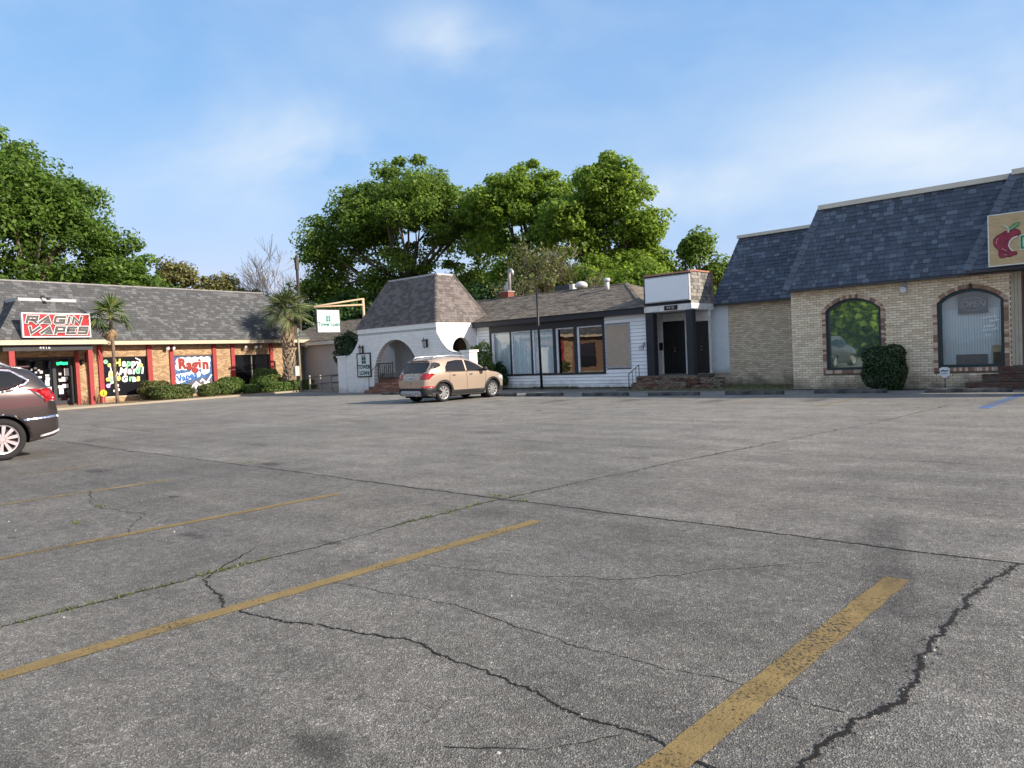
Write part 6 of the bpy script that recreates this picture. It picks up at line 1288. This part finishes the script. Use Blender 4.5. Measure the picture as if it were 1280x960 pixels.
def arch_ring(patch,body,S,w,mat,both=True):
    for ax in S['axles']:
        r=S['r']; pts=[(ax+(r+.055)*math.cos(a),r+(r+.055)*math.sin(a)) for a in np.linspace(-.35,math.pi+.35,22)]+[(ax+(r+.055+w)*math.cos(a),r+(r+.055+w)*math.sin(a)) for a in np.linspace(math.pi+.35,-.35,22)]
        patch('arch_trim',pts,'side',mat,.016,both=both)
def small_detail(o,body,patch):
    S=SM
    arch_ring(patch,body,S,.075,PLB)
    patch('sill_trim',[(1.22,.22),(2.96,.22),(2.96,.40),(1.22,.42)],'side',PLB,.014,both=True)
    patch('rear_window',[(-.70,1.47),(.70,1.47),(.66,1.16),(.55,1.09),(-.55,1.09),(-.66,1.16)],'rear',CG,.008)
    patch('quarter_glass',[(.26,1.20),(.42,1.22),(.80,1.33),(.80,1.42),(.60,1.47),(.45,1.46)],'side',M('black gloss panel',(.01,.01,.012),.15,coat=1),.006,both=True)
    patch('side_window',[(.98,1.12),(1.02,1.28),(1.20,1.47),(1.62,1.52),(1.98,1.51),(1.98,1.10)],'side',CG,.008,both=True,label='rear door window'); patch('side_window',[(2.06,1.10),(2.06,1.51),(2.30,1.47),(2.62,1.33),(2.98,1.13),(3.0,1.08)],'side',CG,.008,both=True,label='front door window')
    patch('window_trim',[(.95,1.085),(3.05,1.055),(3.05,1.075),(.95,1.11)],'side',CHR,.009,both=True)
    patch('windscreen',[(2.50,-.55),(2.50,.55),(3.10,.66),(3.10,-.66)],'top',CG,.006)
    for s in (-1,1):
        q=patch('tail_light',[(s*.83,.86),(s*.52,.86),(s*.50,.93),(s*.58,1.06),(s*.83,1.09)],'rear',TL,.02); patch('tail_light',[(.03,.87),(.16,.85),(.33,.97),(.50,1.06),(.30,1.07),(.03,1.05)],'side',TL,.02,s=s)
        patch('reflector',[(s*.86,.555),(s*.62,.555),(s*.62,.60),(s*.86,.60)],'rear',TL,.012); patch('reflector',[(.02,.56),(.36,.56),(.30,.62),(.02,.62)],'side',TL,.012,s=s)
    patch('rear_bumper',[(-.86,.28),(.86,.28),(.86,.545),(-.86,.545)],'rear',PLB,.02); patch('rear_bumper',[(.0,.27),(.44,.24),(.44,.36),(.40,.53),(.0,.53)],'side',PLB,.014,both=True); patch('front_bumper',[(3.80,.24),(4.26,.27),(4.26,.45),(3.86,.42)],'side',PLB,.012,both=True)
    patch('skid_plate',[(-.52,.29),(.52,.29),(.60,.36),(.50,.45),(-.50,.45),(-.60,.36)],'rear',SIL,.04)
    pl_=patch('license_plate',[(-.16,.83),(.16,.83),(.16,.97),(-.16,.97)],'rear',M('plate white',(.62,.64,.66),.5,.3,12),.02); patch('chrome_bar',[(-.42,1.0),(.42,1.0),(.42,1.025),(-.42,1.025)],'rear',CHR,.02)
    patch('plate_print',[(-.12,.87),(.12,.87),(.12,.92),(-.12,.92)],'rear',M('plate print',(.25,.28,.36),.5,.5,60),.026); patch('badge',[(-.05,1.035),(.05,1.035),(.04,1.075),(-.04,1.075)],'rear',CHR,.026); patch('camera_dot',[(-.03,.70),(.03,.70),(.03,.73),(-.03,.73)],'rear',PLB,.015)
    for x in (2.015,): patch('door_seam',[(x,.44),(x+.012,.44),(x+.012,1.08),(x,1.08)],'side',LIN,.0025,both=True)
    patch('door_seam',[(1.10,.66),(1.112,.66),(1.20,1.09),(1.188,1.09)],'side',LIN,.0025,both=True); patch('door_seam',[(2.98,.44),(2.992,.44),(3.05,1.04),(3.038,1.04)],'side',LIN,.0025,both=True)
    patch('pillar',[(1.985,1.11),(2.055,1.11),(2.055,1.51),(1.985,1.51)],'side',M('light pillar',(.55,.42,.32),.35),.007,both=True)
    patch('head_light',[(3.78,.74),(4.12,.66),(4.18,.74),(4.05,.84),(3.72,.88)],'side',M('lamp clear',(.55,.57,.6),.12,coat=1),.01,both=True)
    for s in (-1,1):
        for x in (1.30,2.16): patch('door_handle',[(x,.955),(x+.15,.955),(x+.15,.985),(x,.985)],'side',CHR if x>2 else COPPER,.03,s=s)
        m=MB(); y=s*.90; m.lathe([(0,.0),(.085,.02),(.10,.10),(.07,.17),(0,.18)],10,(2.86,s*.97-.06,1.05),'z'); m.bar((2.9,s*.80,1.07),(2.86,s*.93,1.10),.06,.04); m.build('mirror',PLB,body,True)
        m=MB(); m.tube([(.62,s*.53,1.60),(.72,s*.54,1.675),(1.6,s*.55,1.71),(2.2,s*.54,1.665),(2.32,s*.54,1.60)],.022,6); m.build('roof_rail',ALLOY,body,True)
    m=MB(); m.box(.40,.62,-.56,.56,1.535,1.56); m.build('spoiler',COPPER,body)
    MB().tube([(.5,-.3,.25),(-.0,-.3,.28)],.03,8).build('exhaust',CHR,body); bx('underbody',LIN,body,.3,3.9,-.7,.7,.17,.34)
    bx('exhaust_box',LIN,body,.12,.5,-.45,.45,.2,.36)
SM=dict(cat='car',L=4.28,W=1.775,r=.345,rim=.255,axles=(.86,3.415),paint=COPPER,gap=.05,spokes=9,spw=.085,tum=.36,
 top=[(0,.60),(.02,.84),(.06,.98),(.12,1.06),(.20,1.16),(.32,1.36),(.42,1.50),(.55,1.575),(.9,1.625),(1.5,1.645),(2.0,1.62),(2.4,1.53),(2.8,1.36),(3.12,1.165),(3.3,1.09),(3.7,1.03),(4.0,.94),(4.16,.84),(4.25,.68),(4.28,.5)],
 plan=[(0,.76),(.04,.84),(.10,.89),(.25,.95),(.6,.985),(1.0,1),(3.2,1),(3.7,.97),(4.0,.89),(4.18,.75),(4.28,.55)],bot=[(0,.30),(.3,.24),(.6,.22),(3.7,.22),(4.1,.24),(4.28,.30)],belt=[(0,1.02),(.5,1.10),(3.0,1.06),(4.28,.95)],detail=small_detail)
car('compact_suv','tan compact SUV parked nose-in before the white building, rear lamps toward the lot',(-21.56,18.72-.86,0),R(90)+R(-.5),SM)
def big_detail(o,body,patch):
    S=BG; pt=S['paint']
    patch('rear_window',[(-.72,1.68),(.72,1.68),(.74,1.34),(-.74,1.34)],'rear',CG,.008)
    WIN=[(.56,1.485),(.66,1.55),(.80,1.66),(1.05,1.70),(1.95,1.70),(1.95,1.27),(1.2,1.275),(.86,1.33),(.62,1.43)]
    cx=sum(p[0] for p in WIN)/len(WIN); cz=sum(p[1] for p in WIN)/len(WIN)
    patch('window_trim',[(.50,1.475),(.60,1.56),(.78,1.70),(1.05,1.74),(3.6,1.70),(3.95,1.24),(1.2,1.24),(.84,1.29),(.56,1.40)],'side',CHR,.006,both=True)
    patch('side_window',WIN,'side',CG,.010,both=True,label='rear quarter window'); patch('side_window',[(2.0,1.27),(2.0,1.70),(2.75,1.70),(2.75,1.27)],'side',CG,.010,both=True); patch('side_window',[(2.83,1.27),(2.83,1.69),(3.4,1.62),(3.85,1.28)],'side',CG,.010,both=True)
    patch('windscreen',[(3.35,-.62),(3.35,.62),(4.0,.74),(4.0,-.74)],'top',CG,.006)
    for s in (-1,1):
        patch('lamp_trim',[(.02,1.06),(.02,1.32),(.30,1.34),(.56,1.315),(.30,1.10),(.14,1.05)],'side',CHR,.014,s=s); patch('tail_light',[(.02,1.08),(.02,1.30),(.28,1.315),(.42,1.285),(.26,1.12),(.12,1.08)],'side',TL,.024,s=s)
        patch('tail_light',[(s*.95,1.06),(s*.62,1.10),(s*.62,1.26),(s*.95,1.32)],'rear',TL,.022); patch('bumper_chrome',[(.0,.755),(.70,.715),(.72,.745),(.0,.80)],'side',CHR,.016,s=s)
        patch('bumper_lower',[(.03,.47),(.18,.42),(.40,.385),(.40,.415),(.18,.46),(.03,.51)],'side',SIL,.010,s=s)
    patch('bumper_chrome',[(-.95,.76),(.95,.76),(.95,.79),(-.95,.79)],'rear',CHR,.016); patch('license_plate',[(-.16,.88),(.16,.88),(.16,1.03),(-.16,1.03)],'rear',M('plate white',(.62,.64,.66)),.02)
    for ax in S['axles']:
        r=S['r']; pts=[(ax+(r+.05)*math.cos(a),r+(r+.05)*math.sin(a)) for a in np.linspace(-.1,math.pi+.1,24)]+[(ax+(r+.085)*math.cos(a),r+(r+.085)*math.sin(a)) for a in np.linspace(math.pi+.1,-.1,24)]
        patch('arch_lip',pts,'side',pt,.022,both=True)
    patch('fuel_door',[(1.42+.10*math.cos(a),1.08+.10*math.sin(a)) for a in np.linspace(0,6.28,20)[:-1]],'side',pt,.005,label='round fuel door')
    patch('fuel_seam',[(1.42+.106*math.cos(a),1.08+.106*math.sin(a)) for a in np.linspace(0,6.28,24)[:-1]],'side',LIN,.002)
    for x in (1.98,2.79): patch('door_seam',[(x,.42),(x+.012,.42),(x+.012,1.26),(x,1.26)],'side',LIN,.0025,both=True)
    for s in (-1,1):
        m=MB(); m.tube([(.78,s*.66,1.76),(.95,s*.67,1.845),(2.2,s*.68,1.875),(3.0,s*.67,1.83),(3.1,s*.66,1.76)],.025,6); m.build('roof_rail',ALLOY,body,True)
    m=MB(); m.box(.44,.74,-.66,.66,1.745,1.775); m.build('spoiler',pt,body); bx('underbody',LIN,body,.95,4.4,-.70,.70,.24,.42)
    patch('sill_trim',[(1.62,.25),(3.6,.25),(3.6,.34),(1.62,.34)],'side',PLB,.012,both=True)
BG=dict(cat='car',L=5.10,W=2.0,r=.398,rim=.285,axles=(1.03,4.05),paint=BROWN,gap=.05,spokes=10,spw=.075,tw=.255,tum=.40,
 top=[(0,.60),(.02,.84),(.06,1.0),(.09,1.15),(.14,1.30),(.24,1.45),(.38,1.63),(.50,1.73),(.7,1.775),(1.1,1.82),(1.8,1.845),(2.6,1.82),(3.1,1.74),(3.6,1.50),(4.0,1.24),(4.2,1.17),(4.7,1.07),(4.95,.95),(5.05,.8),(5.10,.55)],
 plan=[(0,.72),(.03,.80),(.10,.88),(.25,.945),(.5,.98),(.9,1),(3.9,1),(4.5,.96),(4.8,.88),(5.0,.72),(5.10,.5)],bot=[(0,.45),(.15,.38),(.45,.32),(.8,.25),(4.4,.25),(4.9,.28),(5.10,.35)],belt=[(0,1.25),(.6,1.30),(3.9,1.24),(5.10,1.05)],detail=big_detail)
car('large_suv','dark brown SUV cut off at the left edge, red tail lamp toward the shops',(-17.62,4.92,0),R(-90),BG)
BG2=dict(BG); BG2['paint']=WCAR; BG=BG2
car('large_suv','white car parked beyond the dark brown SUV, mirrored in the arched window',(-20.75,5.3,0),R(-90),BG2)

# lettering becomes plain mesh
bpy.context.view_layer.update(); dg=bpy.context.evaluated_depsgraph_get()
for o in [o for o in SC.objects if o.type=='FONT']:
    me=bpy.data.meshes.new_from_object(o.evaluated_get(dg)); me.name=o.name; n=o.name; q=bpy.data.objects.new(n,me); COL.objects.link(q)
    q.parent=o.parent; q.matrix_local=o.matrix_local.copy(); bpy.data.objects.remove(o); q.name=n
